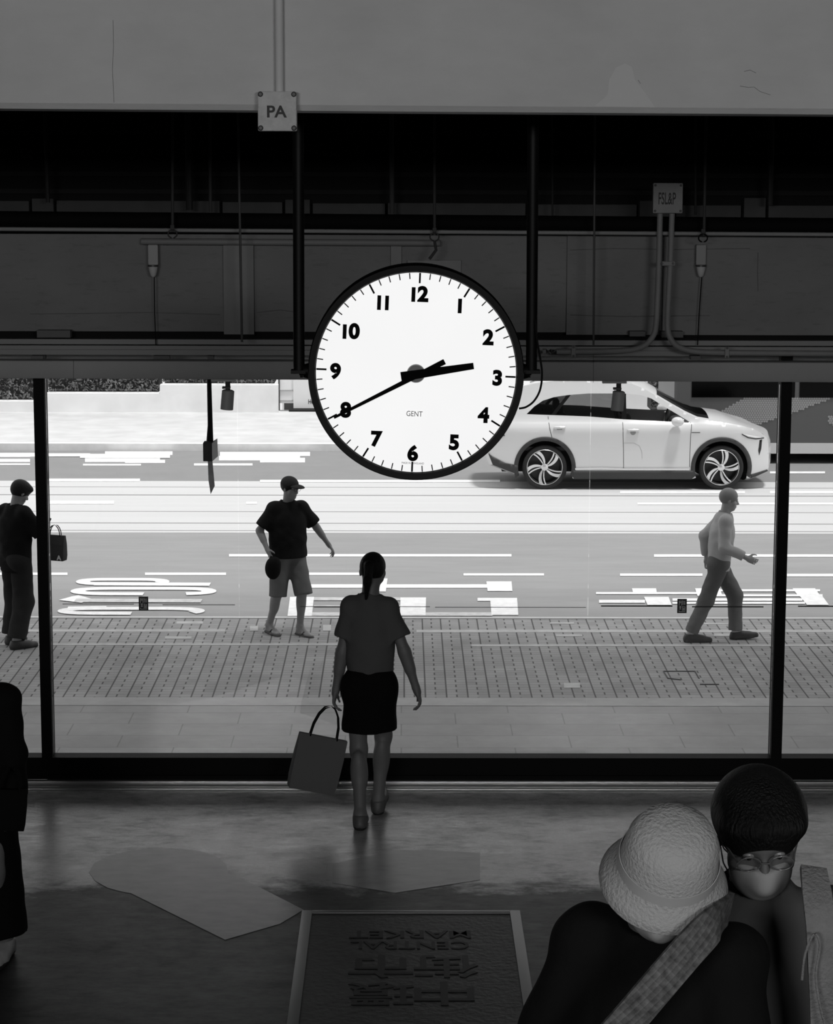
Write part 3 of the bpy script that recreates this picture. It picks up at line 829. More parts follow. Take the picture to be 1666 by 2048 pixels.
for px, py in ((345, 468), (869, 474), (1406, 476)):
    c = P(px, py, 13.58)
    i = (345, 869, 1406).index(px)
    r = empty('pipe_clip', c); tag(r, ('round hanger clip on the pale pipe above the left lamp holder', 'round hanger clip on the pale pipe directly above the clock', 'dark hanger clip above the right lamp holder')[i], 'clip', 'hanger clips')
    s_ = S(13.58, c.z)
    ring = [(math.cos(t*PI/8)*9/s_, 0, math.sin(t*PI/8)*8/s_) for t in range(17)]
    MB().tube(ring, 1.5/s_, 8).build('ring', rodm if px < 1000 else blkm, r, smooth=True)
    MB().rbox((0, 0, 14/s_), (8/s_, .02, 9/s_), .004, 1).build('nut', rodm, r)
    if px == 869:
        MB().tube([(0, 0, -8/s_), (.01, 0, -26/s_), (-.03, 0, -44/s_)], 3/s_, 8).build('hook', rodm, r)
# pull-cord lamp holders
for (px, py, label) in ((306, 530, 'small pale cone shaped fitting with a long cord, on the fascia left of the clock'), (1402, 530, 'small pale cone shaped fitting with a long cord, right of the FSL&P pipes')):
    c = P(px, py, 13.85); s_ = S(13.85, c.z)
    r = empty('pull_cord_fitting', c); tag(r, label, 'fitting', 'pull cord fittings on the fascia')
    MB().rbox((0, .03, 20/s_), (20/s_, .05, 40/s_), .006, 1).build('back_box', M('fitting_grey', .33, rough=.5) if px < 500 else M('fitting_dim', .27, rough=.5), r)
    MB().lathe([(0, 0), (11/s_, -.0), (11/s_, -3/s_), (9.5/s_, -3.5/s_)], 24).build('collar', M('collar_dark', .05, rough=.4), r, smooth=True)
    MB().lathe([(9.5/s_, -3/s_), (8/s_, -12/s_), (5.5/s_, -21/s_), (2/s_, -24/s_), (0, -24/s_)], 24).build('cone', M('cone_pale', .55, rough=.35), r, smooth=True)
    e_ = P(px+(6 if px < 500 else -7), 690, 13.85)-c
    MB().tube([(2/s_, 0, -24/s_), (e_.x*.5, -.0, e_.z*.5-.05), e_], 1.1/s_, 6).build('cord', blkm, r)

# spot lamps hung from the header beam
lm = M('lamp_grey', .5, rough=.5)
for i, (px, tilt) in enumerate(((455, 5), (1236, 5))):
    py = 799 if i == 0 else 801
    c = P(px, py, 13.78); s_ = S(13.78, c.z)
    r = empty('spot_lamp', c); tag(r, ('small grey cylinder spot lamp under the header beam, left of the clock', 'small grey cylinder spot lamp under the header beam, in front of the car')[i], 'lamp', 'cylinder spot lamps under the header beam')
    R_ = Matrix.Rotation(math.radians(tilt), 3, 'Y')
    MB().lathe([(0, 19.5/s_), (9/s_, 19.5/s_), (12.4/s_, 17.5/s_), (12.8/s_, -20/s_), (11.5/s_, -20.5/s_), (11/s_, -14/s_), (0, -14/s_)], 32, rot=R_).build('lamp_body', lm, r, smooth=True)
    mb = MB(); mb.tube([(1/s_, 0, 18/s_), (1/s_, 0, zb(c.x)-c.z-.004)], 5/s_, 12); mb.cbox((-2/s_, 0, 24/s_), (16/s_, 14/s_, 4/s_)); mb.build('knuckle', M('lamp_dark', .05, rough=.5), r)
    zt_ = zb(c.x)-c.z
    MB().cbox((-8/s_, 0, zt_-.006), (48/s_, .05, .012+4/s_)).build('mount_plate', lm, r)
for px, y0, y1 in ((147, 721, 757), (1187, 700, 765)):
    a, b = P(px, y0, 13.70), P(px, y1, 13.70)
    tag(MB().tube([a, b], .0012, 6).build('wire', blkm), 'hair thin dark wire over the header beam, ' + ('above the hedge' if px < 500 else 'right of the clock'), 'wire')

# black pole with a box, hung from the added slab outside
YQ = 16.0
c = P(420, 900, YQ); s_ = S(YQ, c.z)
r = empty('hanging_pole', c); tag(r, 'black hanging pole with small box and pointed blade, outside left of the clock', 'hanging pole')
MB().tube([(0, 0, 18/s_), (1/s_, 0, 50/s_), (0, 0, 125/s_), (0, 0, 2.62-c.z)], [7/s_, 5.2/s_, 4.6/s_, 4.6/s_], 16).build('pole', blkm, r, smooth=True)
MB().box((-12/s_, -.08, -20/s_), (6/s_, .04, 17/s_)).build('box_front', M('pole_box', .035, rough=.6), r, bevel=.003)
MB().add([(6/s_, -.08, -20/s_), (15/s_, .04, -14/s_), (14/s_, .04, 22/s_), (6/s_, -.08, 16/s_), (6/s_, .04, -20/s_), (6/s_, .04, 17/s_)], [(0,1,2,3),(0,3,5,4),(0,4,1),(3,2,5),(4,5,2,1)]).build('box_side', M('box_side', .4, rough=.5), r)
MB().prism([(-4/s_, -20/s_), (5/s_, -20/s_), (9/s_, -72/s_), (1/s_, -88/s_), (-3/s_, -60/s_)], .02, lambda u, v, w_: (u, w_-.03, v)).build('blade', M('blade_grey', .42, rough=.5, noise=.4, scale=8), r)

# ================================================================== stickers on the glass
gb = M('sticker_black', .012, rough=.6); gw = M('sticker_grey', .8, rough=.6)
for i, (px, py, w_, h_) in enumerate(((287, 1207, 9.5, 14), (1364, 1212, 9.5, 14.5))):
    c = P(px, py, YW-.004); s_ = S(YW, c.z)
    r = empty('seal_sticker', c); tag(r, ('small black seal sticker on the glass, low beside the rounded road lettering', 'small black seal sticker on the glass, in front of the striding man in grey')[i], 'sticker', 'seal stickers on the glass')
    MB().box((-w_/s_, 0, -h_/s_), (w_/s_, .001, h_/s_)).build('backing', gb, r)
    mk = MB()
    def ln(x0, z0, x1, z1): mk.box((min(x0, x1)/s_, -.0005, min(z0, z1)/s_), (max(x0, x1)/s_, 0, max(z0, z1)/s_))
    t = .5
    for g in ((-6.2,11,-5.2,1),(-6.2,8,-1,7.2),(-4,11,-3.2,5),(-1.5,11,-.7,1),(1,11.5,2,2),(.6,9,6.5,8.2),(5,11,5.8,4),(2.5,6,7,5.2),(3.4,3.5,6.8,2.7),(-6,-.5,-1,-1.3),(-6,-3,-1,-3.8),(-3.8,0,-3,-6),(-6,-6,-1,-6.8),(.8,0,1.6,-10),(.8,-1,6.5,-1.8),(.8,-4,6.5,-4.8),(.8,-7,6.5,-7.8),(5.8,-1,6.6,-10),(-6.2,-9,-5.4,-11.5),(-6.2,-11,6.6,-11.8),(3.2,-4,4,-10)):
        ln(*g)
    mk.build('seal_lines', gw, r)
for i, (xa, xb, y) in enumerate(((1202, 1345, 1212), (1384, 1527, 1213.5), (1596, 1800, 1212.5), (870, 1172, 1214.5), (600, 860, 1213), (325, 470, 1209.5), (125, 268, 1208))):
    a, b = P(xa, y, YW-.003), P(xb, y, YW-.003)
    lab = ('thin dark line on the glass immediately left of the right seal sticker', 'thin dark line on the glass immediately right of the right seal sticker', 'thin dark line on the glass right of the right black mullion',
           'long faint line on the glass below and right of the clock', 'faint line on the glass behind the central walker', 'faint line on the glass right of the left seal sticker', 'faint line on the glass left of the left seal sticker')[i]
    th = .0038 if i < 3 else .002
    tag(MB().box((a.x, YW-.0035, a.z-th), (b.x, YW-.0025, a.z+th)).build('line_sticker', gb if i < 3 else M('line_faint', .07)), lab, 'sticker', 'line stickers on the glass')

# ================================================================== framed floor mat
matE = empty('entrance_mat', (G(820, 1900, 0).x, G(820, 1900, 0).y, 0)); tag(matE, 'large dark entrance mat in a metal frame, with CENTRAL MARKET and four characters upside down', 'mat')
mx0, mx1 = G(600, 1826, 0).x+.01, G(1044, 1826, 0).x-.01; my1 = G(820, 1824, 0).y; my0 = my1-2.6
ox, oy = matE.location.x, matE.location.y
fm_ = MB(); fw = .055
x0, x1, y0, y1 = mx0-ox, mx1-ox, my0-oy, my1-oy
for (a, b) in (((x0, y0), (x0+fw, y1)), ((x1-fw, y0), (x1, y1)), ((x0+fw, y1-fw*.75), (x1-fw, y1)), ((x0+fw, y0), (x1-fw, y0+fw))):
    fm_.box((a[0], a[1], .0), (b[0], b[1], .011))
fm_.build('frame', M('mat_frame', .22, rough=.45, metal=.6), matE, bevel=.003)
MB().box((x0+fw, y0+fw, .0), (x1-fw, y1-fw*.75, .005)).build('mat_panel', M('mat_panel', .04, rough=.55, noise=.25, scale=9, bump=.2, bscale=30), matE)
mt = M('mat_lettering', .006, rough=.6)
def mtext(txt, cx_, cy_, wpx, hpx_m, sxx=1., off=.004):
    c = G(cx_, cy_, .006)
    return text_mesh('lettering' if len(txt) > 1 else 'character', txt, mt, matE, hpx_m, (c.x-ox, c.y-oy, .006), (-1, 0, 0), (0, -1, 0), depth=.003, offset=off, sx=sxx)
mtext('MARKET', 822, 1868, 210, .155, 1.08, .002)
mtext('CENTRAL', 820, 1889.5, 210, .155, .90, .002)
mtext('中', 888, 1983, 110, .33, 1.05, .004)
mtext('環', 762, 1984, 110, .33, 1.0, .003)
mtext('街', 890, 1929, 110, .33, 1.0, .003)
mtext('市', 762, 1929, 110, .33, 1.05, .004)
# ================================================================== white car crossing the window
YN = Yr(979)                              # near wheels' plane
cx0 = P(1266.5, 977, YN).x
car = empty('car', (cx0, YN+.93, ZS)); tag(car, 'white car driving past on the road, partly behind the clock', 'car')
def q_(px, py):                           # side view coordinates (x, z) in the car's own frame
    p = P(px, py, YN+.02); return (p.x-cx0, p.z-ZS)
RW = q_(1089.5, 937); FW = q_(1443, 937)
rx, fxw = RW[0], FW[0]; wz = .35; TR = .352
body = M('car_white', .70, rough=.25, coat=.6)
clad = M('car_cladding', .035, rough=.6)
blackg = M('car_black', .01, rough=.2)
side_glass = glass_mat('car_glass_clear', .95, ior=1.5)
dark_glass = glass_mat('car_glass_dark', .16, ior=1.6)
seamm = M('car_seam', .08, rough=.8)
def Wd(x, z):
    if z < .95: w_ = .925-.04*max(0, (.45-z)/.45)**2-.012*math.sin(PI*min(1, max(0, (z-.4)/.5)))
    elif z < 1.08: w_ = (.925-.10*((z-.95)/.13)**1.25)
    else: w_ = .825-.36*(z-1.08)
    f = max(0, (x-1.35)/.82); r_ = max(0, (-x-1.5)/.85)
    return max(.05, w_*(1-.24*min(1, f)**2.3-.05*(f > 1)*(f-1))*(1-.14*min(1.1, r_)**2.3))
outl_px = [(1036,949),(985,930),(976,907),(972,890),(975,872),(985,850),(1000,828),(1018,806),(1034,788),(1050,775),(1080,769.5),(1130,765),(1180,763),(1230,763.5),(1262,769),(1290,780),(1316,795),
           (1345,812),(1372,827),(1396,838),(1420,842),(1450,846),(1480,851),(1507,858),(1525,867),(1537,878),(1541,890),(1542,910),(1541,930),(1538,943),(1520,951),(1502,957),(1494,957)]
outl = [q_(*p) for p in outl_px]
WS0, WS1 = 16, 19                          # windscreen span of the outline
def arc(cx_, r, a0, a1, n=20): return [(cx_+r*math.cos(a0+(a1-a0)*k/n), wz+r*math.sin(a0+(a1-a0)*k/n)) for k in range(n+1)]
zs_ = q_(1266, 941)[1]; zsb = q_(1266, 957)[1]
AR = .43; AO = .485
def arch_pts(cx_, r, zl): 
    a = math.asin((zl-wz)/r); return arc(cx_, r, a, PI-a)
# whole side silhouette with wheel openings, counter-clockwise from the front bottom
zb_f = q_(1502, 957)[1]; zb_r = q_(1036, 949)[1]
poly = [(p[0], p[1]) for p in outl]        # rear bottom -> over the roof -> front bottom
fo = arch_pts(fxw, AR, zb_f+.01); ro = arch_pts(rx, AR, zb_r+.01)
lo_ = fo + [(fxw-AR-.01, zsb), (rx+AR+.01, zsb)] + arch_pts(rx, AR, zb_r+.01)
poly_full = poly + lo_
DLO = [q_(*p) for p in ((1054,830),(1070,815),(1087,804),(1110,797),(1138,793),(1180,790),(1252,790),(1285,793),(1306,800),(1330,815),(1356,830),(1383,846.5),(1341,844.5),(1248,840),(1180,834.5))]
def dens(poly, d=.03):
    out = []
    for i in range(len(poly)):
        a = Vector(poly[i]); b = Vector(poly[(i+1) % len(poly)]); n = max(1, int((b-a).length/d))
        out += [a+(b-a)*k/n for k in range(n)]
    return out
def inside(p, poly):
    x, y = p; c = False; n = len(poly)
    for i in range(n):
        x0, y0 = poly[i]; x1, y1 = poly[(i+1) % n]
        if (y0 > y) != (y1 > y) and x < (x1-x0)*(y-y0)/(y1-y0)+x0: c = not c
    return c
def side_panel(poly, holes=(), off=0., g=.06, d=.03):
    loops = [dens(poly, d)] + [dens(h, d) for h in holes]
    vs = []; es = []
    for l in loops:
        n0 = len(vs); vs += [Vector(p) for p in l]; es += [(n0+i, n0+(i+1) % len(l)) for i in range(len(l))]
    xs = [p[0] for p in poly]; zs = [p[1] for p in poly]
    x = min(xs)+g/2
    while x < max(xs):
        z = min(zs)+g/2
        while z < max(zs):
            if inside((x, z), poly) and not any(inside((x, z), h) for h in holes): vs.append(Vector((x, z)))
            z += g
        x += g
    V, E, T, _, _, _ = delaunay_2d_cdt(vs, es, [], 0, 1e-5)
    tri = []
    for t in T:
        c = ((V[t[0]][0]+V[t[1]][0]+V[t[2]][0])/3, (V[t[0]][1]+V[t[1]][1]+V[t[2]][1])/3)
        if inside(c, poly) and not any(inside(c, h) for h in holes): tri.append(list(t))
    return V, tri
def panel_obj(name, poly, mat, parent, holes=(), off=0., sides=(-1, 1), thick=0., g=.06, same=True):
    V, T = side_panel(poly, holes, off, g)
    objs = []
    for s_ in sides:
        vs = [(v[0], s_*(Wd(v[0], v[1])+off), v[1]) for v in V]
        o = mesh_obj(name, vs, [t if s_ < 0 else t[::-1] for t in T], mat, parent, True, 60)
        if thick:
            md = o.modifiers.new('t', 'SOLIDIFY'); md.thickness = thick; md.offset = -1
        objs.append(o)
    return objs
# body shell: two sides + the strip over roof, bonnet and tail, welded
V, T = side_panel(poly_full, [DLO])
mb = MB()
for s_ in (-1, 1): mb.add([(v[0], s_*Wd(v[0], v[1]), v[1]) for v in V], [t if s_ < 0 else t[::-1] for t in T])
def outline_pt(i, t):
    x, z = outl[i]
    a = Vector(outl[max(0, i-1)]); b = Vector(outl[min(len(outl)-1, i+1)]); d = (b-a).normalized(); n = Vector((-d.y, d.x))
    crown = .035+.05*(i >= WS0-1 and i <= WS1+2)+.07*(i >= 25)+.05*(i < 9)
    off = crown*(1-abs(t)**2.6)
    return Vector((x+n.x*off, t*Wd(x, z), z+n.y*off))
def strip_faces(i0, i1, ts, dz=0):
    vs = []; fs = []
    # densify along the outline linearly between given points
    rows = []
    for i in range(i0, i1+1): rows.append([outline_pt(i, t) for t in ts])
    nn_ = len(ts)
    for r_ in rows: vs += r_
    for r_ in range(len(rows)-1):
        for k in range(nn_-1):
            a = r_*nn_+k; fs.append((a, a+nn_, a+nn_+1, a+1))
    return vs, fs
ts = [-1+2*k/20 for k in range(21)]
RG0, RG1 = 6, 9
tin = [t for t in ts if abs(t) <= .9]
for (i0, i1) in ((0, RG0), (RG1, WS0), (WS1+1, len(outl)-1)): mb.add(*strip_faces(i0, i1, ts))
for (i0, i1) in ((RG0, RG1), (WS0, WS1+1)):
    mb.add(*strip_faces(i0, i1, ts[:2])); mb.add(*strip_faces(i0, i1, ts[-2:]))
bo = mesh_obj('body_shell', mb.v, mb.f, body, car)
bm = bmesh.new(); bm.from_mesh(bo.data); bmesh.ops.remove_doubles(bm, verts=bm.verts, dist=.004); bmesh.ops.recalc_face_normals(bm, faces=bm.faces); bm.to_mesh(bo.data); bm.free()
bo.data.polygons.foreach_set('use_smooth', [True]*len(bo.data.polygons)); bo.data.set_sharp_from_angle(angle=math.radians(38))
mesh_obj('windscreen', *strip_faces(WS0, WS1+1, ts[1:-1]), side_glass, car, True, 60)
mesh_obj('rear_window', *strip_faces(RG0, RG1, ts[1:-1]), dark_glass, car, True, 60)
# side windows
Bx = q_(1250, 800)[0]; Cx0, Cx1 = q_(1106, 830)[0], q_(1137, 793)[0]
def clipx(poly, fn):                      # keep the part of a polygon where fn(p) >= 0
    out = []
    for i in range(len(poly)):
        a, b = poly[i], poly[(i+1) % len(poly)]; fa, fb = fn(a), fn(b)
        if fa >= 0: out.append(a)
        if (fa >= 0) != (fb >= 0):
            t = fa/(fa-fb); out.append((a[0]+(b[0]-a[0])*t, a[1]+(b[1]-a[1])*t))
    return out
zr0, zr1 = q_(1106, 830)[1], q_(1137, 793)[1]
cl = lambda p, o=0: (p[0]-(Cx0+(Cx1-Cx0)*(p[1]-zr0)/(zr1-zr0)))-o
panel_obj('front_door_window', clipx(DLO, lambda p: p[0]-Bx-.035), side_glass, car, off=-.008)
panel_obj('rear_door_window', clipx(clipx(DLO, lambda p: Bx-.035-p[0]), lambda p: cl(p, .05)), glass_mat('car_glass_mid', .5), car, off=-.008)
panel_obj('quarter_window', clipx(DLO, lambda p: -cl(p, -.01)), dark_glass, car, off=-.008)
panel_obj('window_pillar', clipx(clipx(DLO, lambda p: p[0]-Bx+.037), lambda p: Bx+.037-p[0]), blackg, car, off=-.002, g=.1)
panel_obj('window_pillar', clipx(clipx(DLO, lambda p: cl(p, -.012)), lambda p: -cl(p, .052)), blackg, car, off=-.002, g=.1)
# black cladding: arches, sill, lower bumpers
for cxx, zl in ((fxw, zb_f+.02), (rx, zb_r+.02)):
    ao = math.asin((zsb+.03-wz)/AO) if zsb < wz else 0
    ring = arc(cxx, AO, -.35, PI+.35, 30) + arc(cxx, AR-.01, PI+.3, -.3, 30)
    panel_obj('arch_cladding', ring, clad, car, off=.012, thick=.03, g=.2)
sill = [(rx+AR+.03, zsb-.01), (fxw-AR-.03, zsb-.01), (fxw-AR-.0, zs_), (rx+AR+.0, zs_)]
panel_obj('sill_cladding', sill, clad, car, off=.014, thick=.03)
panel_obj('rear_bumper_lower', [q_(*p) for p in ((977,908),(985,914),(1010,926),(1036,931),(1036,949),(986,931))], clad, car, off=.014, thick=.02)
panel_obj('front_bumper_lower', [q_(*p) for p in ((1503,950),(1538,942),(1540,945),(1520,952),(1502,958))], clad, car, off=.01, thick=.02)
# seams
def ribbon(name, pts, w_, mat, off=.0015, sides=(-1, 1)):
    for s_ in sides:
        vs = []; fs = []
        q = [Vector(q_(*p)) for p in pts]
        q2 = []
        for i in range(len(q)-1):
            for k in range(4): q2.append(q[i]+(q[i+1]-q[i])*k/4)
        q2.append(q[-1])
        for i, p in enumerate(q2):
            t = (q2[min(i+1, len(q2)-1)]-q2[max(i-1, 0)]).normalized(); n = Vector((-t.y, t.x))*w_/2
            for g in (-1, 1):
                a = p+n*g; vs.append((a.x, s_*(Wd(a.x, a.y)+off), a.y))
        for i in range(len(q2)-1): fs.append((2*i, 2*i+1, 2*i+3, 2*i+2))
        mesh_obj(name, vs, fs, mat, car)
ribbon('door_seam', [(1246,842),(1246,870),(1247,900),(1247,936)], .009, seamm)
ribbon('door_seam', [(1384,849),(1381,870),(1380,900),(1379,934)], .009, seamm)
ribbon('door_seam', [(1097,834),(1099,855),(1103,872),(1105,880)], .009, seamm)
ribbon('sill_reflection', [(1150,937.5),(1200,936),(1250,938),(1378,938)], .028, M('chrome', .7, rough=.2, metal=.9), .016)  # white reflection along the sill, built as a bright ribbon
ribbon('headlight_edge', [(1484,868.5),(1497,876),(1513,879),(1531,878)], .016, blackg, .012)
ribbon('side_badge', [(1383,865),(1400,865)], .014, M('badge', .12, rough=.3), .004)
ribbon('charge_flap_edge', [(1247,886),(1268,886),(1279,892),(1284,905),(1284,917)], .006, M('flap_seam', .4), .002)
# handles
for s_ in (-1, 1):
    for (px, py) in ((1119, 856.5), (1266, 861.5)):
        x, z = q_(px, py); y = s_*(Wd(x, z)+.012)
        h_ = MB().rbox((x, y, z+.012), (.19, .03, .035), .016, 1).build('door_handle', body, car, smooth=True)
        MB().lathe([(0, .004), (.04, .004), (.045, .0)], 20, c=(x, s_*(Wd(x, z)-.001), z-.022), rot=Matrix.Rotation(s_*-PI/2, 3, 'X')).build('handle_cup', M('cup', .28, rough=.3), h_)
    x, z = q_(1354, 842)
    f_ = F().ell((x, s_*1.0, z), (.10, .09, .075), k=.01).plane((x+.06, 0, 0), (-1, 0, .15))
    f_.cap((x+.02, s_*.86, z-.06), (x+.0, s_*.97, z-.05), .025, .03, k=.03)
    organic('door_mirror', f_, .012, body, car)
    # lamps
    for nm, pts, mt_ in (('headlight', ((1484,868),(1500,871),(1531,878),(1512,879),(1497,876)), M('lamp_glass', .75, rough=.1)), ('lamp_slit', ((1522,882),(1527,881),(1525,900),(1521,912),(1519,903)), blackg),
                         ('tail_lamp', ((973,880),(985,872),(1008,868),(1010,872),(985,880)), M('tail_lamp', .1, rough=.15))):
        o = panel_obj(nm, [q_(*p) for p in pts], mt_, car, off=.006, sides=(s_,), thick=.01, g=.3)
    x0_, z0_ = q_(1062, 771); x1_, z1_ = q_(1245, 761)
    MB().tube([(x0_, s_*.60, z0_+.02), (x0_+.1, s_*.6, z0_+.05), (0, s_*.6, z1_+.035), (x1_-.05, s_*.6, z1_+.01), (x1_+.05, s_*.6, z1_-.03)], .014, 10).build('roof_rail', M('chrome', .7), car, smooth=True)
# underbody, wheel wells, cabin
MB().box((-2.05, -.58, .24), (1.95, .58, .62)).build('underbody', M('car_under', .015, rough=.9), car)
for cxx in (rx, fxw):
    for s_ in (-1, 1):
        mbw = MB(); n = 20
        pts = arc(cxx, AR+.01, -.2, PI+.2, n)
        vs = [(p[0], s_*.56, p[1]) for p in pts]+[(p[0], s_*.875, p[1]) for p in pts]
        fs = [(i, i+1, n+2+i, n+1+i) for i in range(n)]+[list(range(n+1))]
        mbw.add(vs, fs); mbw.build('wheel_well', M('car_under', .015), car)
seat = M('seat_dark', .05, rough=.7)
MB().box((-1.7, -.78, .60), (1.35, .78, .66)).build('cabin_floor', seat, car)
for (sx, sy, w_) in ((.15, -.38, .5), (.15, .38, .5), (-.85, 0, 1.25)):
    r_ = MB(); r_.rbox((sx+.08, sy, .70), (.52, w_, .2), .05, 1)
    r_.rbox((sx-.22, sy, .92), (.16, w_, .50), .06, 1, rot=Matrix.Rotation(math.radians(-12), 3, 'Y'))
    for k in ((0,) if w_ < 1 else (-.4, .4)): r_.rbox((sx-.29, sy+k, 1.22), (.1, .26, .16), .04, 1)
    r_.build('seat', seat, car, smooth=True)
MB().rbox((.98, 0, .90), (.5, 1.4, .2), .08, 1).build('dashboard', seat, car, smooth=True)
MB().tube([(.66+.05*math.sin(t*PI/8), .38+.18*math.cos(t*PI/8), 1.02+.17*math.sin(t*PI/8)) for t in range(17)], .013, 8).build('steering_wheel', seat, car, smooth=True)
# wheels
rimm = M('rim_silver', .75, rough=.25, metal=.6); tyre = M('tyre', .012, rough=.75); rimd = M('rim_dark', .02, rough=.35)
def make_wheel(x, s_, rot):
    Rw = Matrix.Rotation(PI/2, 3, 'X') if s_ < 0 else Matrix.Rotation(-PI/2, 3, 'X')   # +z of the lathe points outward
    c = Vector((x, s_*.80, wz))
    t_ = MB().lathe([(.255, .085), (.275, .105), (.32, .11), (.345, .095), (TR, .06), (TR, -.09), (.33, -.12), (.25, -.12)], 56, c=c, rot=Rw).build('tyre', tyre, car, smooth=True)
    MB().lathe([(.282, .098), (.272, .108), (.262, .10), (.25, .06), (.245, -.1), (0, -.1)], 56, c=c, rot=Rw).build('rim', rimd, t_, smooth=True)
    MB().lathe([(.284, .103), (.277, .110), (.268, .104), (.268, .095)], 56, c=c, rot=Rw).build('rim_lip', rimm, t_, smooth=True)
    sp = MB()
    for k in range(5):
        for (a0, a1, w0, w1, hb) in ((0, .34, .020, .058, .095), (.44, .62, .016, .02, .09)):
            a = 2*PI*k/5+rot
            def pt(r, ang, h): 
                q = Vector((r*math.cos(ang), r*math.sin(ang)*(1 if s_ < 0 else -1), h)); return c+Rw @ q
            n = 6; vs = []; fs = []
            for i in range(n+1):
                u = i/n; r_ = .045+(.268-.045)*u; ang = a+a0+(a1-a0)*(u**1.5)*1.2; hw = (w0+(w1-w0)*u)*(.9 if i else .7)/max(r_, .06)*.62
                h = .07+.035*u
                vs += [pt(r_, ang-hw, h), pt(r_, ang+hw, h), pt(r_, ang+hw, h-.03), pt(r_, ang-hw, h-.03)]
            for i in range(n):
                b = 4*i
                for (p, q) in ((0, 1), (1, 2), (2, 3), (3, 0)): fs.append((b+p, b+q, b+4+q, b+4+p))
            fs += [(0, 1, 2, 3), (4*n, 4*n+1, 4*n+2, 4*n+3)]
            sp.add(vs, fs)
    sp.build('spokes', rimm, t_)
    MB().lathe([(0, .095), (.022, .095), (.035, .088), (.055, .075), (.055, .05)], 24, c=c, rot=Rw).build('hub_cap', rimm, t_, smooth=True)
for x in (rx, fxw):
    for s_ in (-1, 1): make_wheel(x, s_, .35 if x < 0 else .9)

# ================================================================== bus behind the car
YBU = Yr(926)
bx0 = P(1347, 900, YBU).x; bl = 11.5
bus = empty('bus', (bx0, YBU, ZS)); tag(bus, 'long grey bus with a dotted pale pattern, standing behind the car at right', 'bus')
bz = lambda py: P(1500, py, YBU).z-ZS
def bq(px): return P(px, 850, YBU).x-bx0
z0, z1b, z2b, z3b = .28, bz(907), bz(886), bz(796)
HB = 4.0
MB().rbox((bl/2, 1.25, (z1b+HB)/2+.0), (bl, 2.5, HB-z1b), .12, 1, 4).build('bus_body', M('bus_grey', .105, rough=.4), bus)
sk = MB(); sk.box((.15, .03, z0-.02), (bl-.15, 2.45, z1b+.02)); sk.build('skirt', M('bus_black', .008, rough=.5, spec=.15), bus)
MB().box((.02, -.012, z1b), (bl-.02, .0, z2b)).build('white_stripe', M('bus_white', .7, rough=.4), bus)
dots = MB()
import itertools
A_ = [(1425,832),(1488,796),(1662,796),(1600,820),(1508,853),(1493,855),(1470,843)]
PX = lambda p: (bq(p[0]), bz(p[1]))
regs = [[PX(p) for p in A_], [PX(p) for p in ((1655,833),(1700,826),(1760,840),(1740,858),(1680,862),(1656,845))], [PX(p) for p in ((1740,800),(1990,797),(1850,850),(1780,870))]]
sp_ = .041
for reg in regs:
    xs = [p[0] for p in reg]; zs = [p[1] for p in reg]
    j = 0; z = min(zs)
    while z < max(zs):
        x = min(xs)+(j % 2)*sp_/2
        while x < max(xs):
            if inside((x, z), reg): 
                n0 = [(x+math.cos(t*PI/3+PI/6)*sp_*.50, -.006, z+math.sin(t*PI/3+PI/6)*sp_*.50) for t in range(6)]
                dots.add(n0, [tuple(range(6))[::-1]])
            x += sp_
        z += sp_*.866; j += 1
dots.build('dotted_pattern', M('bus_pale', .36, rough=.4), bus)['kind'] = 'stuff'
zw0 = z3b+.01
n = 6; ww = (bl-.5)/n
for i in range(n):
    MB().box((.25+i*ww+.04, -.015, zw0), (.25+(i+1)*ww-.04, .004, zw0+1.0)).build('bus_window', M('bus_glass', .002, rough=.2, spec=.08), bus, bevel=.003)
    MB().box((.25+i*ww+.04, -.015, zw0+1.5), (.25+(i+1)*ww-.04, .004, zw0+2.3)).build('bus_window', M('bus_glass', .006), bus, bevel=.003)
for x in (3.3, 9.2):
    w0_ = MB().lathe([(0, .02), (.22, .02), (.25, .05), (.42, .05), (.47, .02), (.47, -.25), (0, -.25)], 40, c=(x, .02, .47), rot=Rx).build('bus_wheel', tyre, bus, smooth=True)
    MB().lathe([(0, .035), (.1, .035), (.22, .03), (.24, .0)], 30, c=(x, .0, .47), rot=Rx).build('hub_plate', M('bus_hub', .25, rough=.4), w0_, smooth=True)
# kiosk with a white panel across the road
kx0 = P(558, 800, yW2+.3).x; kx1 = P(765, 800, yW2+.3).x
kz = lambda py: P(590, py, yW2+.3).z
ki = empty('kiosk', ((kx0+kx1)/2, yW2+.3, ZS+.12)); tag(ki, 'white kiosk with a dark edge frame across the road, peeping out left of the clock', 'kiosk')
ox = ki.location.x; zk = ki.location.z
KW = M('kiosk_white', .93, rough=.6)
MB().box((kx0-ox, .0, .16), (kx1-ox, .9, 2.9)).build('kiosk_body', KW, ki)
MB().box((kx0-ox+.1, .02, .0), (kx1-ox, .85, .16)).build('kiosk_base', M('kiosk_base', .1, rough=.7), ki)
MB().box((kx0-ox-.012, -.03, kz(821)-zk), (kx0-ox+.018, .0, 2.9)).build('corner_post', M('kiosk_dark', .05, rough=.6), ki)
for py in (781, 801.5, 821):
    MB().box((kx0-ox+.018, -.02, kz(py)-.012-zk), (P(586, 800, yW2+.3).x-ox, -.0, kz(py)+.012-zk)).build('louvre', M('kiosk_line', .45, rough=.6), ki)
MB().box((P(587, 800, yW2+.3).x-ox, -.04, kz(816)-zk), (kx1-ox-.2, 0, 2.7)).build('panel', M('kiosk_panel', .88, rough=.6), ki)
MB().box((P(578, 800, yW2+.3).x-ox, -.14, kz(822)-zk), (kx1-ox-.2, -.04, kz(818)-zk)).build('ledge', M('kiosk_ledge', .02, rough=.6), ki)
c = P(617, 804, yW2+.24)
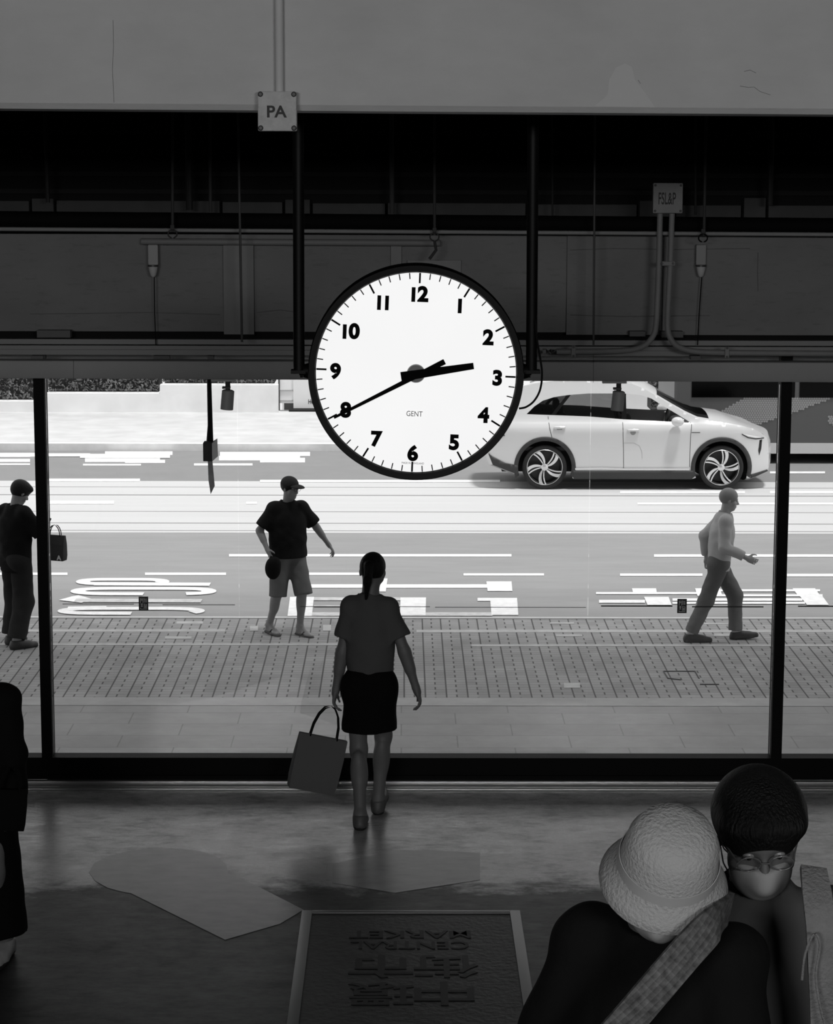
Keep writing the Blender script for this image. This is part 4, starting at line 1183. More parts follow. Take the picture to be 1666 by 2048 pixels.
text_mesh('lettering', 'HOTEL'[:1]+'O', M('kiosk_ink', .03), ki, .13, (c.x-ox+.06, -.042, c.z-zk), (1, 0, 0), (0, 0, 1), depth=.002, offset=.003, sx=.7)
# post and planting seen over the car's bonnet
c = G(1353, 838, ZS+.12)
t = tag(MB().tube([(P(1352, 838, yW2-.6).x, yW2-.6, ZS+.125), (P(1352, 838, yW2-.6).x, yW2-.6, ZS+3)], .075, 16).build('bollard_post', M('post_white', .6, rough=.5), smooth=True), 'pale upright post beyond the car windscreen, at the left end of the bus', 'post')
# ================================================================== people
def nv(v): v = np.array(v, float); return v/np.linalg.norm(v)
def rotm(ax, deg):
    return np.array(Matrix.Rotation(math.radians(deg), 3, ax))
def ik(a, t, l1, l2, pole):
    a = np.array(a, float); t = np.array(t, float); d = t-a; L = np.linalg.norm(d)
    if L > (l1+l2)*.999: t = a+d/L*(l1+l2)*.999; d = t-a; L = np.linalg.norm(d)
    x = (l1*l1-l2*l2+L*L)/(2*L); h = math.sqrt(max(0, l1*l1-x*x)); u = d/L
    p = np.array(pole, float); p = p-u*(p@u); p = p/np.linalg.norm(p)
    return a+u*x+p*h, t

class Figure:
    """One body in its own frame: faces +y, feet on z = 0, drawn for 1.75 m and scaled."""
    def __init__(s, name, label, loc, heading, H, bulk=1., lean=0, side=0, twist=0, head=(0, 0, 0), footL=(-.09, 0, 0), footR=(.09, 0, 0),
                 toeL=0, toeR=0, liftL=0, liftR=0, wristL=(-.26, .02, .80), wristR=(.26, .02, .80), poleL=(-.3, -1, 0), poleR=(.3, -1, 0),
                 hdirL=None, hdirR=None, curl=25, drop=0, shw=.150, cell=.010, px=0, py=0):
        s.sc = H/1.75; s.cell = cell; s.b = bulk
        s.root = empty(name, loc, math.radians(heading))
        tag(s.root, label, 'person')
        s.pel = np.array([px, py, .93-drop])
        s.R = rotm('Z', twist) @ rotm('Y', side) @ rotm('X', -lean)
        s.u = s.R[:, 2]; s.f = s.R[:, 1]; s.r = s.R[:, 0]
        s.neck = s.pel+s.u*.535
        s.sh = {-1: s.pel+s.u*.475-s.r*shw, 1: s.pel+s.u*.475+s.r*shw}
        hy, hp, hr = head
        s.RH = rotm('Z', hy) @ rotm('X', -hp) @ rotm('Y', hr)
        s.hc = s.neck + s.u*.06 + (s.RH @ np.array([0, .02, .105]))
        s.leg = {}; s.arm = {}
        Rp = rotm('Z', twist*.5)
        for sd, ft, toe, lift in ((-1, footL, toeL, liftL), (1, footR, toeR, liftR)):
            hip = s.pel+Rp @ np.array([sd*.088, 0, -.02])
            Rt = rotm('Z', toe) @ rotm('X', -lift)
            sole = np.array([ft[0], ft[1], ft[2]])
            ank = sole + Rt @ np.array([0, -.05, .085])
            knee, ank = ik(hip, ank, .42, .42, rotm('Z', toe) @ np.array([0, 1, .05]))
            s.leg[sd] = (hip, knee, ank, Rt, sole)
        for sd, wr, pole, hd in ((-1, wristL, poleL, hdirL), (1, wristR, poleR, hdirR)):
            el, w_ = ik(s.sh[sd], wr, .285, .25, pole)
            hd = nv(w_-el) if hd is None else nv(hd)
            s.arm[sd] = (s.sh[sd], el, w_, hd)
        s.curl = curl
    # ---- skin
    def body(s, mat, face=True):
        f = F(); b = s.b; R = s.R
        f.ell(s.pel+s.u*.02, (.150*b, .11*b, .13), R, k=.05)
        f.ell(s.pel+s.u*.17, (.132*b, .098*b, .16), R, k=.06)
        f.ell(s.pel+s.u*.34, (.152*b, .11*b, .17), R, k=.06)
        for sd in (-1, 1): f.cap(s.neck-s.u*.055, s.sh[sd], .052, .046, k=.05)
        f.cap(s.neck-s.u*.03, s.hc-s.RH[:, 2]*.04-s.RH[:, 1]*.015, .058, .052, k=.03)
        for sd in (-1, 1):
            hip, knee, ank, Rt, sole = s.leg[sd]
            f.cap(hip, knee, .082*b, .054, k=.05); f.cap(knee, ank, .052, .036, k=.03)
            c = knee+(ank-knee)*.32 - Rt[:, 1]*.018
            f.ell(c, (.048, .05, .12), np.stack((np.cross(Rt[:, 1], nv(knee-ank)), Rt[:, 1], nv(knee-ank)), 1), k=.03)
            f.ell(hip-np.array([0, .05, .0]), (.085*b, .075*b, .09), k=.05)
            heel = sole+Rt @ np.array([0, -.075, .035]); ball = sole+Rt @ np.array([0, .10, .022]); toe = sole+Rt @ np.array([0, .155, .018])
            f.cap(ank, heel, .034, .03, k=.03); f.cap(ank+Rt[:, 1]*.01, ball, .034, .024, k=.03); f.cap(heel, ball, .03, .027, k=.02); f.cap(ball+Rt[:, 0]*-.02, toe, .022, .016, k=.02); f.cap(ball+Rt[:, 0]*.02, toe+Rt[:, 0]*.01, .022, .015, k=.02)
            a, e_, w_, hd = s.arm[sd]
            f.ell(a, (.048*b, .05*b, .055), k=.04)
            f.cap(a, e_, .046*b, .037, k=.03); f.cap(e_, w_, .038, .025, k=.02); f.cap(e_+(w_-e_)*.1, e_+(w_-e_)*.5, .04, .034, k=.02)
            s.hand(f, sd)
        s.headshape(f)
        s.bd = organic('body', f, s.cell, mat, s.root, s.sc)
        return s.bd
    def hand(s, f, sd):
        a, e_, w_, hd = s.arm[sd]
        fw = nv(w_-e_)
        inn = nv(-s.r*sd + np.array([0, .0, 0.]))                       # palm looks inwards
        n = nv(inn-hd*(inn@hd)); wd = np.cross(hd, n)*(-sd)             # wd: towards the thumb (forwards when arm hangs)
        if wd @ s.f < 0: wd = -wd
        f.cap(w_, w_+hd*.03, .026, .026, k=.01)
        f.ell(w_+hd*.055, (.014, .041, .052), np.stack((n, wd, hd), 1), k=.012)
        for i, (off, ln) in enumerate(((.030, .074), (.010, .082), (-.010, .077), (-.029, .060))):
            p = w_+hd*.090+wd*off; ang = 0
            for j, fr in enumerate((.45, .32, .23)):
                ang += math.radians(s.curl*(1+.12*i)); d = hd*math.cos(ang)+n*math.sin(ang)+wd*off*.9
                q = p+nv(d)*ln*fr
                f.cap(p, q, .0088-.0008*j, .0082-.0008*j, k=.003); p = q
        p = w_+hd*.028+wd*.026
        for j, (d, ln) in enumerate(((hd*.6+wd*.75+n*.2, .04), (hd*.85+wd*.35+n*.35, .032), (hd*.9+wd*.1+n*.4, .024))):
            q = p+nv(d)*ln; f.cap(p, q, .012-.0015*j, .0105-.0015*j, k=.006); p = q
    def headshape(s, f):
        hc, RH = s.hc, s.RH; r, fw, u = RH[:, 0], RH[:, 1], RH[:, 2]
        H_ = lambda x, y, z: hc+r*x+fw*y+u*z
        f.ell(H_(0, -.012, .03), (.074, .093, .088), RH, k=.02)
        f.ell(H_(0, .028, -.03), (.058, .062, .080), RH, k=.03)
        f.ell(H_(0, .052, -.088), (.032, .03, .026), RH, k=.03)
        f.cap(H_(0, .088, .008), H_(0, .107, -.026), .008, .0125, k=.012)
        f.cap(H_(-.012, .095, -.032), H_(.012, .095, -.032), .008, k=.008)
        f.cap(H_(-.04, .078, .026), H_(.04, .078, .026), .010, k=.02)
        f.ell(H_(0, .086, -.058), (.024, .012, .006), RH, k=.006); f.ell(H_(0, .084, -.068), (.020, .012, .007), RH, k=.006)
        for sd in (-1, 1):
            f.ell(H_(sd*.031, .096, .010), (.016, .012, .010), RH, k=.01, op=-1)
            f.ell(H_(sd*.076, -.008, -.005), (.008, .019, .031), RH @ rotm('Z', sd*-18), k=.008)
            f.ell(H_(sd*.045, .05, -.03), (.024, .024, .03), RH, k=.02)
    def eyes(s):
        mb = MB(); r, fw, u = s.RH[:, 0], s.RH[:, 1], s.RH[:, 2]
        for sd in (-1, 1):
            c = (s.hc+r*sd*.031+fw*.078+u*.010)*s.sc
            o = MB().lathe([(0, .0125), (.006, .011), (.0105, .0065), (.0125, 0), (.0105, -.0065), (0, -.0125)], 14, c=c).build('eye', M('eye_white', .2, rough=.35), s.root, smooth=True, sharp=80)
            c2 = (s.hc+r*sd*.031+fw*.0875+u*.010)*s.sc
            MB().lathe([(0, .0035), (.005, .0025), (.006, 0)], 12, c=c2, rot=Matrix([list(x) for x in np.stack((r, u, fw), 1)])).build('iris', M('iris', .01, rough=.2), o, smooth=True)
    # ---- clothes
    def shirt(s, mat, hem=.0, sleeve=.8, t=.014, flare=.0, neckr=.075, name='shirt', belly=1., long=False, collar=False):
        f = F(); b = s.b; R = s.R; bt = belly
        f.ell(s.pel+s.u*.34, (.152*b+t, .11*b+t, .17+t), R, k=.05)
        f.ell(s.pel+s.u*.17, (.135*b*bt+t, .103*b*bt+t, .17), R, k=.08)
        low = s.pel+s.u*hem
        f.cap(s.pel+s.u*.30, low, .145*b*bt+t, .150*b*bt+t+flare, k=.05, cut=True, R=R, flat=.72)
        for sd in (-1, 1): f.cap(s.neck-s.u*.055, s.sh[sd], .052+t, .046+t*.8, k=.05)
        f.cap(s.neck-s.u*.05, s.neck+s.u*.01, .075+t*.5, .062+t*.3, k=.05)
        for sd in (-1, 1):
            a, e_, w_, hd = s.arm[sd]
            if sleeve <= 0: continue
            f.ell(a, (.048*b+t*.8, .05*b+t, .055+t*.7), k=.04)
            if sleeve <= 1:
                f.cap(a, a+(e_-a)*sleeve, .050*b+t, .050+t+.008, k=.03, cut=True)
            else:
                f.cap(a, e_, .050*b+t, .042+t, k=.03); f.cap(e_, e_+(w_-e_)*(sleeve-1), .042+t, .034+t, k=.03, cut=True)
        f.ell(s.neck+s.u*.045+s.f*.012, (neckr, neckr*1.0, .05), R, k=.006, op=-1)
        f.wr = .0045; f.plane(low, s.u*.9+np.array([0, 0, .1]))
        return organic(name, f, s.cell, mat, s.root, s.sc)
    def trousers(s, mat, leg=1.93, t=.014, name='trousers', wide=.0, top=.10):
        f = F(); b = s.b
        f.ell(s.pel+s.u*.02, (.150*b+t, .112*b+t, .14), s.R, k=.05)
        for sd in (-1, 1):
            hip, knee, ank, Rt, sole = s.leg[sd]
            f.ell(hip-np.array([0, .05, .0]), (.085*b+t, .075*b+t, .09+t), k=.05)
            if leg <= 1: f.cap(hip, hip+(knee-hip)*leg, .085*b+t, .066*b+t+wide, k=.04, cut=True)
            elif leg < 1.3: f.cap(hip, hip+(knee-hip)*leg, .085*b+t, .066*b+t+wide, k=.04, cut=True)
            else:
                f.cap(hip, knee, .085*b+t, .062*b+t+wide, k=.04); f.cap(knee, knee+(ank-knee)*(leg-1), .058+t+wide, .05+t+wide, k=.03, cut=True)
        f.wr = .004; f.plane(s.pel+s.u*top, -s.u)
        return organic(name, f, s.cell, mat, s.root, s.sc)
    def skirt(s, mat, length=.40, t=.02, wide=.08, name='skirt', flat=.8):
        f = F(); b = s.b
        a = s.pel+s.u*.08; lo = s.pel+np.array([0, 0, -length])
        f.cap(a, s.pel-np.array([0, 0, .06]), .13*b+t, .165*b+t, k=.05, R=s.R, flat=.75)
        f.cap(s.pel-np.array([0, 0, .04]), lo, .165*b+t, .165*b+t+wide, k=.04, cut=True, R=np.eye(3), flat=flat)
        for sd in (-1, 1): f.ell(s.leg[sd][0]-np.array([0, .05, .0]), (.085*b+t, .075*b+t, .10+t), k=.06)
        f.wr = .003; f.plane(a, -s.u)
        return organic(name, f, s.cell, mat, s.root, s.sc)
    def shoes(s, mat, t=.010, sole=None, name='shoe', high=0):
        for sd in (-1, 1):
            hip, knee, ank, Rt, so = s.leg[sd]
            f = F()
            heel = so+Rt @ np.array([0, -.075, .035]); ball = so+Rt @ np.array([0, .09, .026]); toe = so+Rt @ np.array([0, .165, .022])
            f.cap(heel, ball, .036+t, .034+t, k=.02); f.cap(ball, toe, .036+t, .026+t, k=.02); f.cap(ank-Rt[:, 2]*.01, ball, .04+t, .028+t, k=.03); f.cap(heel, ank, .036+t, .038+t, k=.02)
            f.plane(so, Rt[:, 2])
            if not high: f.plane(ank+Rt[:, 2]*.01, -Rt[:, 2])
            o = organic(name, f, s.cell*.8, mat, s.root, s.sc)
            if sole:
                g = F(); g.cap(heel, ball, .042+t, .038+t, k=.02); g.cap(ball, toe, .04+t, .029+t, k=.02)
                g.plane(so-Rt[:, 2]*.002, Rt[:, 2]); g.plane(so+Rt[:, 2]*.026, -Rt[:, 2])
                organic('sole', g, s.cell*.8, sole, o, s.sc)
    def sandals(s, mat):
        for sd in (-1, 1):
            hip, knee, ank, Rt, so = s.leg[sd]
            g = F()
            a = so+Rt @ np.array([0, -.08, .0]); b_ = so+Rt @ np.array([0, .09, .0]); c = so+Rt @ np.array([0, .16, .0])
            g.cap(a, b_, .042, .048, k=.02); g.cap(b_, c, .048, .036, k=.02)
            g.plane(so-Rt[:, 2]*.005, Rt[:, 2]); g.plane(so+Rt[:, 2]*.02, -Rt[:, 2])
            o = organic('sandal', g, .007, mat, s.root, s.sc)
            mb = MB()
            for q in (-1, 1): mb.tube([(so+Rt @ np.array([q*.042, .03, .01]))*s.sc, (so+Rt @ np.array([q*.03, .06, .05]))*s.sc, (so+Rt @ np.array([0, .10, .05]))*s.sc, (so+Rt @ np.array([-.0, .12, .02]))*s.sc], .006, 6)
            mb.build('strap', mat, o, smooth=True)
    def hair(s, mat, t=.012, style='short', name='hair'):
        hc, RH = s.hc, s.RH; r, fw, u = RH[:, 0], RH[:, 1], RH[:, 2]
        H_ = lambda x, y, z: hc+r*x+fw*y+u*z
        f = F()
        f.ell(H_(0, -.015, .036), (.074+t, .093+t, .086+t), RH, k=.02)
        if style == 'full':
            f.ell(H_(0, -.0, .06), (.082+t, .095+t, .062+t), RH, k=.02)
            for sd in (-1, 1): f.ell(H_(sd*.052, .055, .075), (.038, .045, .03), RH @ rotm('Y', sd*20), k=.02)
            f.ell(H_(.0, .07, .08), (.05, .035, .028), RH, k=.02)
        f.ell(H_(0, .125, -.035 if style != 'full' else -.052), (.085, .075, .095), RH, k=.01, op=-1)
        f.ell(H_(0, .06, -.10), (.11, .085, .085), RH, k=.01, op=-1)
        f.plane(H_(0, 0, -.055 if style != 'short' else -.045), u*.9-fw*.35)
        if style == 'tail':
            f.cuts = []
            f.cap(H_(0, -.085, .045), H_(0, -.125, .03), .028, .03, k=.02)
            f.cap(H_(0, -.12, .04), H_(0, -.135, -.06), .03, .026, k=.02); f.cap(H_(0, -.135, -.06), H_(0, -.12, -.17), .026, .010, k=.02)
        return organic(name, f, s.cell*.8, mat, s.root, s.sc)
    def cap(s, mat):
        hc, RH = s.hc, s.RH; r, fw, u = RH[:, 0], RH[:, 1], RH[:, 2]
        H_ = lambda x, y, z: hc+r*x+fw*y+u*z
        f = F(); f.ell(H_(0, -.012, .042), (.09, .108, .092), RH, k=.01); f.plane(H_(0, 0, .038), u)
        o = organic('cap', f, s.cell*.8, mat, s.root, s.sc)
        g = F(); g.ell(H_(0, .10, .034), (.082, .085, .030), RH, k=.01); g.ell(H_(0, .10, .018), (.095, .1, .028), RH, k=.004, op=-1); g.plane(H_(0, .06, 0), fw)
        organic('cap_brim', g, .006, mat, o, s.sc)
    def sunhat(s, mat):
        hc, RH = s.hc, s.RH; r, fw, u = RH[:, 0], RH[:, 1], RH[:, 2]
        c = (hc+u*.035)*s.sc; R3 = Matrix([list(x) for x in np.stack((r, fw, u), 1)])
        k = s.sc
        prof = [(.0, .125), (.045, .122), (.078, .108), (.094, .075), (.100, .03), (.104, .004), (.112, -.012), (.124, -.034), (.134, -.052), (.132, -.056), (.121, -.038), (.109, -.018), (.1, -.006), (.097, .03), (.088, .07), (.07, .1), (0, .115)]
        o = MB().lathe([(a*k, b*k) for a, b in prof], 48, c=c, rot=R3).build('sun_hat', mat, s.root, smooth=True, sharp=80)
        MB().lathe([(.1035*k, .002*k), (.1022*k, .028*k), (.104*k, .028*k), (.1055*k, .002*k)], 48, c=c, rot=R3).build('hat_band', M('hat_band', .42, rough=.8), o, smooth=True)
    def mask(s, mat):
        hc, RH = s.hc, s.RH; r, fw, u = RH[:, 0], RH[:, 1], RH[:, 2]
        H_ = lambda x, y, z: hc+r*x+fw*y+u*z
        f = F(); f.ell(H_(0, .040, -.05), (.066, .072, .074), RH, k=.02); f.cap(H_(0, .09, -.012), H_(0, .108, -.045), .014, .02, k=.03)
        f.plane(H_(0, .05, -.016), -u+fw*.05); f.plane(H_(0, .035, 0), fw)
        o = organic('face_mask', f, .006, mat, s.root, s.sc)
        mb = MB()
        for sd in (-1, 1):
            for z0 in (-.022, -.085):
                mb.tube([H_(sd*.056, .05, z0)*s.sc, H_(sd*.074, .02, z0*.6-.005)*s.sc, H_(sd*.081, -.020, -.008)*s.sc], .0016, 6)
        mb.build('ear_loop', mat, o)
    def glasses(s, mat):
        H_ = lambda x, y, z: (s.hc+s.RH[:, 0]*x+s.RH[:, 1]*y+s.RH[:, 2]*z)*s.sc
        mb = MB()
        for sd in (-1, 1):
            mb.tube([H_(sd*.033+.024*math.cos(t*PI/8), .106, .008+.018*math.sin(t*PI/8)) for t in range(17)], .0016, 6)
            mb.tube([H_(sd*.056, .104, .012), H_(sd*.078, .03, .012), H_(sd*.084, -.01, .005)], .0018, 6)
        mb.tube([H_(-.009, .108, .01), H_(.009, .108, .01)], .0018, 6)
        mb.build('glasses', mat, s.root)
    def w(s, p):                           # figure frame -> place
        p = Vector([float(x)*s.sc for x in p]); return s.root.matrix_basis @ p

skin = M('skin', .20, rough=.55, noise=.05, scale=20)
skin2 = M('skin_light', .34, rough=.55, noise=.05, scale=20)
hairm = M('hair_black', .006, rough=.5, spec=.2, bump=.6, bscale=70, stretch=(3, 3, .4))
def cloth(name, v, **k): return M(name, v, rough=.9, bump=.5, bscale=9, spec=.15, **k)
black = cloth('cloth_black', .006)

# --- outside, man in a dark top behind the left mullion, seen from behind
g = G(36, 1292, ZS)
a = Figure('person', 'person in black top and wide dark trousers seen from behind, left of left mullion', (g.x, g.y, ZS), -42, 1.78, bulk=1.06,
           head=(-10, 28, 0), footL=(-.13, .05, 0), footR=(.12, -.06, 0), toeL=12, toeR=-12,
           wristL=(-.13, .24, 1.13), wristR=(.08, .30, 1.18), poleL=(-1, -.4, -.4), poleR=(1, -.4, -.4), hdirL=(.6, .6, .5), hdirR=(-.2, .7, .6))
a.body(skin); a.hair(hairm, style='full', t=.014); a.shirt(black, hem=-.13, sleeve=.95, t=.03, flare=.01); a.trousers(cloth('trousers_dark', .018), t=.016, wide=.03); a.shoes(M('shoe_black', .012, rough=.5)); a.eyes()
ph = a.w(a.arm[1][2]+a.arm[1][3]*.08)
o = MB().rbox((0, 0, 0), (.075, .009, .155), .01, 1).build('mobile_phone', M('phone_black', .01, rough=.2), None, smooth=True)
o.location = ph+Vector((0.0, -.0, .02)); o.rotation_euler = (math.radians(-35), 0, math.radians(-42)); tag(o, 'dark phone held up by the person in black left of the left mullion', 'phone')
def tote(name, loc, w_, h_, d_, rz, mat, hm__, label, cat, tilt=0, strap=.22):
    r = empty(name, loc, rz); r.rotation_euler = (0, math.radians(tilt), rz); tag(r, label, cat)
    mb = MB(); n = 6
    vs = []
    for k, (sx, sy, z) in enumerate(((1, .35, 0), (1.0, .8, -.35*h_), (.98, 1, -.8*h_), (.93, .9, -h_))):
        for (cx_, cy_) in ((-1, -1), (1, -1), (1, 1), (-1, 1)): vs.append((cx_*sx*w_/2, cy_*sy*d_/2, z))
    fs = [(0,1,2,3), (12,15,14,13)]
    for k in range(3):
        for i in range(4): fs.append((4*k+i, 4*k+4+i, 4*k+4+(i+1) % 4, 4*k+(i+1) % 4))
    mb.add(vs, fs); mb.build('bag_body', mat, r, bevel=.006)
    for sy in (-1, 1):
        pts = [(w_*.28*math.cos(PI*t/8), sy*d_*.17, strap*math.sin(PI*t/8)-.01) for t in range(9)]
        MB().tube(pts, .005, 6).build('bag_handle', hm__, r, smooth=True)
    return r
bgp = P(110, 1070, g.y+.1)
bg = tote('shopping_bag', bgp, .24, .27, .10, math.radians(-20), cloth('bag_dark', .05), black, 'dark shopping bag with white letter A, just right of the left mullion', 'bag', 0, .12)
text_mesh('bag_lettering', 'A', M('bag_white', .7), bg, .07, (.07, -.055, -.235), (1, 0, 0), (0, 0, 1), depth=.002, offset=.003)

# --- outside, man with cap and bag
g = G(577, 1268, ZS)
a = Figure('person', 'man in cap, dark t-shirt, grey shorts and sandals walking on the block paving', (g.x, g.y, ZS), -150, 1.74, bulk=1.14,
           head=(22, 8, 0), footL=(-.10, .14, 0), footR=(.16, -.10, 0.01), toeL=8, toeR=0, liftR=0, drop=.01,
           wristR=(.30, .10, .98), poleR=(.7, -1, 0), wristL=(-.50, .05, .93), poleL=(-.5, -.4, .3), twist=-8)
sk_ = a.body(skin); a.hair(hairm); a.cap(cloth('cap_dark', .03)); a.shirt(cloth('tee_dark', .008), hem=-.06, sleeve=.85, t=.022, flare=.01, belly=1.08)
a.trousers(cloth('shorts_grey', .13), leg=1.12, t=.012, wide=.012, name='shorts'); a.sandals(M('sandal_dark', .02, rough=.7)); a.eyes(); a.glasses(black)
p = a.w(a.arm[1][2]+a.arm[1][3]*.09)
r = empty('shoulder_bag', (p.x+.03, p.y-.06, p.z-.04)); tag(r, 'small black rounded bag at the hip of the man in the cap', 'bag')
f = F().ell((0, 0, -.08), (.085, .06, .12), k=.02).ell((.02, 0, -.02), (.06, .04, .06), k=.04); organic('bag_body', f, .01, black, r)
MB().tube([(-.04, 0, .0), (-.02, 0, .05), (.02, 0, .05), (.05, 0, .0)], .008, 8).build('bag_handle', black, r, smooth=True)

# --- outside, striding man in grey near the right mullion
g = G(1437, 1281, ZS)
greyc = cloth('cloth_pale_grey', .42); greyt = cloth('trousers_mid', .13)
a = Figure('person', 'striding man in pale grey shirt and trousers walking right, near the right mullion', (g.x, g.y, ZS), -90, 1.70, bulk=1.0,
           lean=6, head=(0, 10, 0), footL=(-.08, .26, .0), footR=(.08, -.28, .0), liftL=-8, liftR=0, drop=.045,
           wristL=(-.24, -.12, .90), wristR=(.25, .24, .98), poleL=(0, -1, 0), poleR=(0, -1, -.2), py=-.02)
a.body(skin2); a.hair(M('hair_grey', .22, rough=.6)); a.shirt(greyc, hem=-.08, sleeve=1.9, t=.02, flare=.01); a.trousers(greyt, t=.014, wide=.012); a.shoes(M('shoe_dark', .02, rough=.6)); a.eyes()

# --- inside, woman walking away in the middle
g = G(738, 1647, 0)
a = Figure('person', 'woman with ponytail, grey top and black skirt walking away in the middle of the hall', (g.x, g.y, 0), -2, 1.66, bulk=.88, shw=.118,
           lean=3, head=(-8, 12, 4), footL=(-.05, -.06, 0), footR=(.055, .30, .02), liftR=-14, toeR=-6, drop=.025, px=.0, py=.08,
           wristR=(.30, .06, .86), poleR=(.6, -1, 0), wristL=(-.22, .10, .82), poleL=(-.5, -1, 0), twist=-4)
a.body(M('skin_shade', .16, rough=.55)); a.hair(hairm, style='tail', t=.008)
a.shirt(cloth('top_grey', .10), hem=.045, sleeve=.7, t=.016, flare=.0); a.skirt(cloth('skirt_black', .005), length=.31, wide=.02, t=.014)
a.shoes(M('shoe_grey', .10, rough=.5), t=.004, sole=M('sole_dark', .02, rough=.7)); a.eyes()
p = a.w(a.arm[-1][2]+a.arm[-1][3]*.10)
tote('carrier_bag', (p.x-.06, p.y-.05, p.z-.19), .30, .34, .10, .2, cloth('bag_grey', .14), black, 'soft grey carrier bag hanging from the left hand of the woman walking away', 'bag', 14, .20)

# --- inside, figure in a long black coat cut by the left edge
g = G(-36, 1908, 0)
a = Figure('person', 'person in long black coat and pale shoes, cut off by the left edge', (g.x, g.y, 0), 176, 1.66, bulk=1.0,
           head=(0, 8, 0), footL=(-.13, .06, 0), footR=(.09, -.14, 0), drop=.02, wristR=(.27, .06, .84), wristL=(-.215, .09, .86))
a.body(skin); a.hair(hairm, style='full'); a.shirt(black, hem=-.1, sleeve=1.85, t=.04, name='coat'); a.skirt(black, length=.78, wide=.05, t=.03, name='coat_skirt')
a.shoes(M('shoe_white', .5, rough=.6, noise=.1, scale=20), sole=M('sole_dark', .02)); a.eyes()
p = P(34, 1560, g.y-.1)
tote('handbag', (p.x-.01, p.y-.17, p.z), .18, .20, .08, .3, black, black, 'black handbag with a pointed corner beside the black coat at the left edge', 'bag', 6, .12)

# --- on the stairs, masked man
ztr = 1.12
hx = P(1529, 1640, 4.22).x
a = Figure('person', 'man in white face mask and dark grey t-shirt coming up the stairs, lower right', (hx+.01, 4.40, ztr-.0), 176, 1.66, bulk=1.06, cell=.0075,
           lean=5, head=(4, 22, 3), footL=(-.1, .02, 0), footR=(.1, -.02, .0), wristL=(-.36, .06, .90), wristR=(.30, .04, .86), curl=30, shw=.155)
a.body(M('skin_face', .10, rough=.6)); a.hair(hairm, style='full', t=.016); a.mask(M('mask_white', .32, rough=.9)); a.glasses(M('glasses_frame', .1, rough=.3))
a.shirt(cloth('tee_grey', .075), hem=-.10, sleeve=.8, t=.018, neckr=.07); a.trousers(cloth('trousers_dark', .018)); a.shoes(M('shoe_black', .012)); a.eyes()
man = a
# pale bag strap over his shoulder
sh = a.w(a.sh[-1]+a.u*.065)
Ys = 4.10
sp = [P(1625, 1742, 4.16), P(1633, 1792, 4.09), P(1640, 1850, 4.07), P(1646, 1920, 4.06), P(1652, 1990, 4.07), P(1656, 2060, 4.09), P(1658, 2120, 4.1)]
r = empty('canvas_bag', sp[0]); tag(r, 'pale canvas bag with wide strap over the shoulder of the masked man', 'bag')
def band(pts, w0, t, nrm=Vector((0, -1, 0))):
    vs = []; fs = []
    for i, p in enumerate(pts):
        tg = (pts[min(i+1, len(pts)-1)]-pts[max(i-1, 0)]).normalized(); sd = tg.cross(nrm).normalized(); nn_ = sd.cross(tg).normalized()
        ww = w0[i] if isinstance(w0, (list, tuple)) else w0
        for (q, e_) in ((-1, 0), (1, 0), (1, 1), (-1, 1)): vs.append(p+sd*q*ww/2+nn_*e_*t)
    for i in range(len(pts)-1):
        for k in range(4): fs.append((4*i+k, 4*i+(k+1) % 4, 4*i+4+(k+1) % 4, 4*i+4+k))
    n = len(pts)-1; fs += [(3, 2, 1, 0), (4*n, 4*n+1, 4*n+2, 4*n+3)]
    return vs, fs
vs, fs = band([p-sp[0] for p in sp], [.05, .055, .055, .06, .065, .07, .07], .012)
canv = M('canvas_pale', .20, rough=.9, bump=.5, bscale=120, noise=.12, scale=20)
MB().add(vs, fs).build('strap', canv, r, smooth=True, sharp=50)
b0 = sp[-1]-sp[0]
MB().rbox((b0.x+.14, b0.y+.02, b0.z-.17), (.30, .08, .36), .04, 1).build('bag_body', canv, r, smooth=True)
ed = [P(1604, 1960, 4.03), P(1610, 1910, 4.03), P(1628, 1868, 4.03), P(1640, 1890, 4.03), P(1632, 1950, 4.03), P(1640, 2010, 4.03), P(1656, 2070, 4.04)]
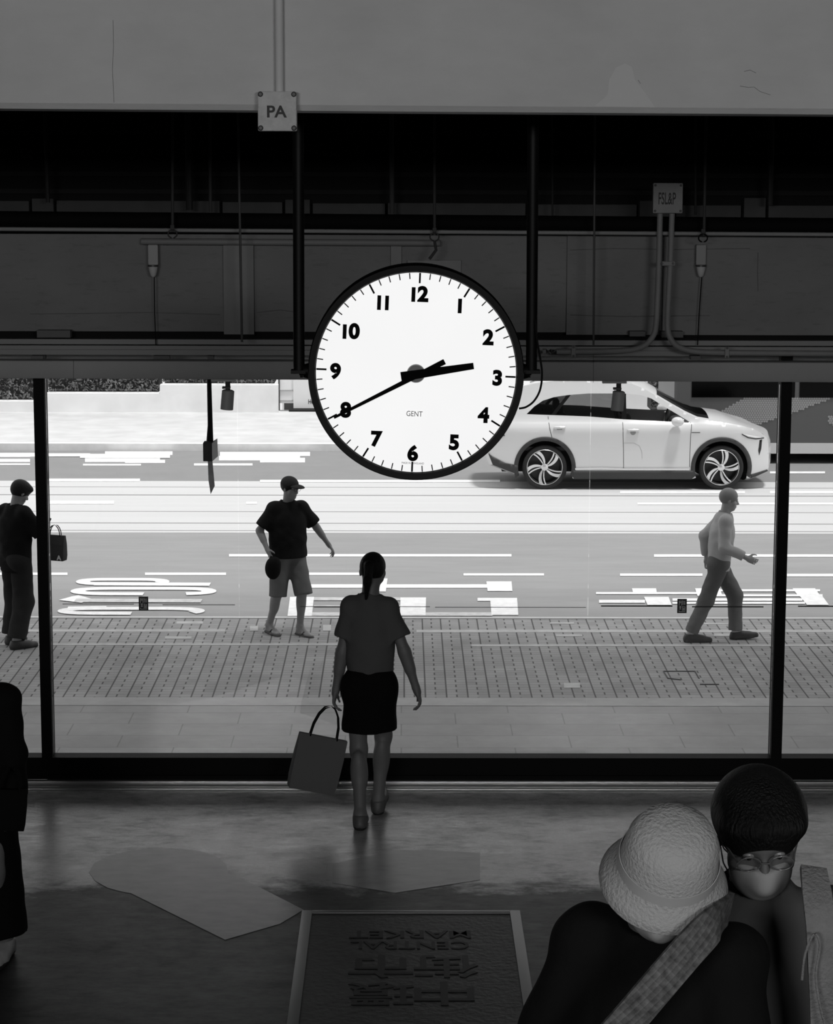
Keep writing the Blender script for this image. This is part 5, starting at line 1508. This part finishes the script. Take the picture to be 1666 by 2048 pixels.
MB().tube([q-sp[0] for q in smoothpts([list(x) for x in ed])], .0025, 8).build('drawstring', canv, r, smooth=True)

# --- on the stairs, woman in a sun hat bending down
ztw = 1.28
hx = P(1372, 1700, 4.0).x
a = Figure('person', 'woman in pale sun hat, mask and black t-shirt bending forward on the stairs, lower right', (hx-.03, 4.06, ztw), 160, 1.545, bulk=.98, cell=.0075,
           lean=12, side=0, head=(14, 34, -8), footL=(-.1, .02, 0), footR=(.1, -.02, 0), wristL=(-.22, .22, .80), wristR=(.30, .16, .84), poleR=(1, -.6, 0), poleL=(-.6, -1, 0), shw=.155, py=-.05)
a.body(M('skin_face', .10)); a.hair(hairm); a.sunhat(M('hat_pale', .42, rough=.9, bump=.4, bscale=150)); a.mask(M('mask_white', .32)); a.eyes()
a.shirt(cloth('tee_black', .006), hem=-.06, sleeve=.9, t=.02, neckr=.095); a.trousers(cloth('trousers_dark', .018)); a.shoes(M('shoe_black', .012))
wom = a
sp = [P(1452, 1816, 3.94), P(1420, 1850, 3.84), P(1370, 1905, 3.80), P(1310, 1975, 3.78), P(1250, 2045, 3.78), P(1190, 2110, 3.80)]
r = empty('woven_bag', sp[0]); tag(r, 'bag with broad woven tweed strap across the woman in the sun hat', 'bag')
wv = M('woven_tweed', .1, rough=.95); e = NT(wv); (X, Y, Z), vec = e.xyz()
n1 = e.noise(vec, 60, 3, (1, 1, 1)); d1 = e.m('ADD', X, Z)
l = e.m('FRACT', e.m('MULTIPLY', e.m('SUBTRACT', X, Z), 70.)); l2 = e.m('FRACT', e.m('MULTIPLY', d1, 45.))
e.grey(e.m('MULTIPLY', e.rng(n1, .3, .7, .05, .15), e.m('ADD', .6, e.m('ADD', e.m('MULTIPLY', l, .5), e.m('MULTIPLY', l2, .3)))))
vs, fs = band([p-sp[0] for p in smoothpts([list(x) for x in sp], 4)], .062, .010)
MB().add(vs, fs).build('strap', wv, r, smooth=True, sharp=50)
b0 = sp[-1]-sp[0]
MB().rbox((b0.x-.16, b0.y-.05, b0.z-.14), (.28, .10, .26), .05, 1).build('bag_body', wv, r, smooth=True)
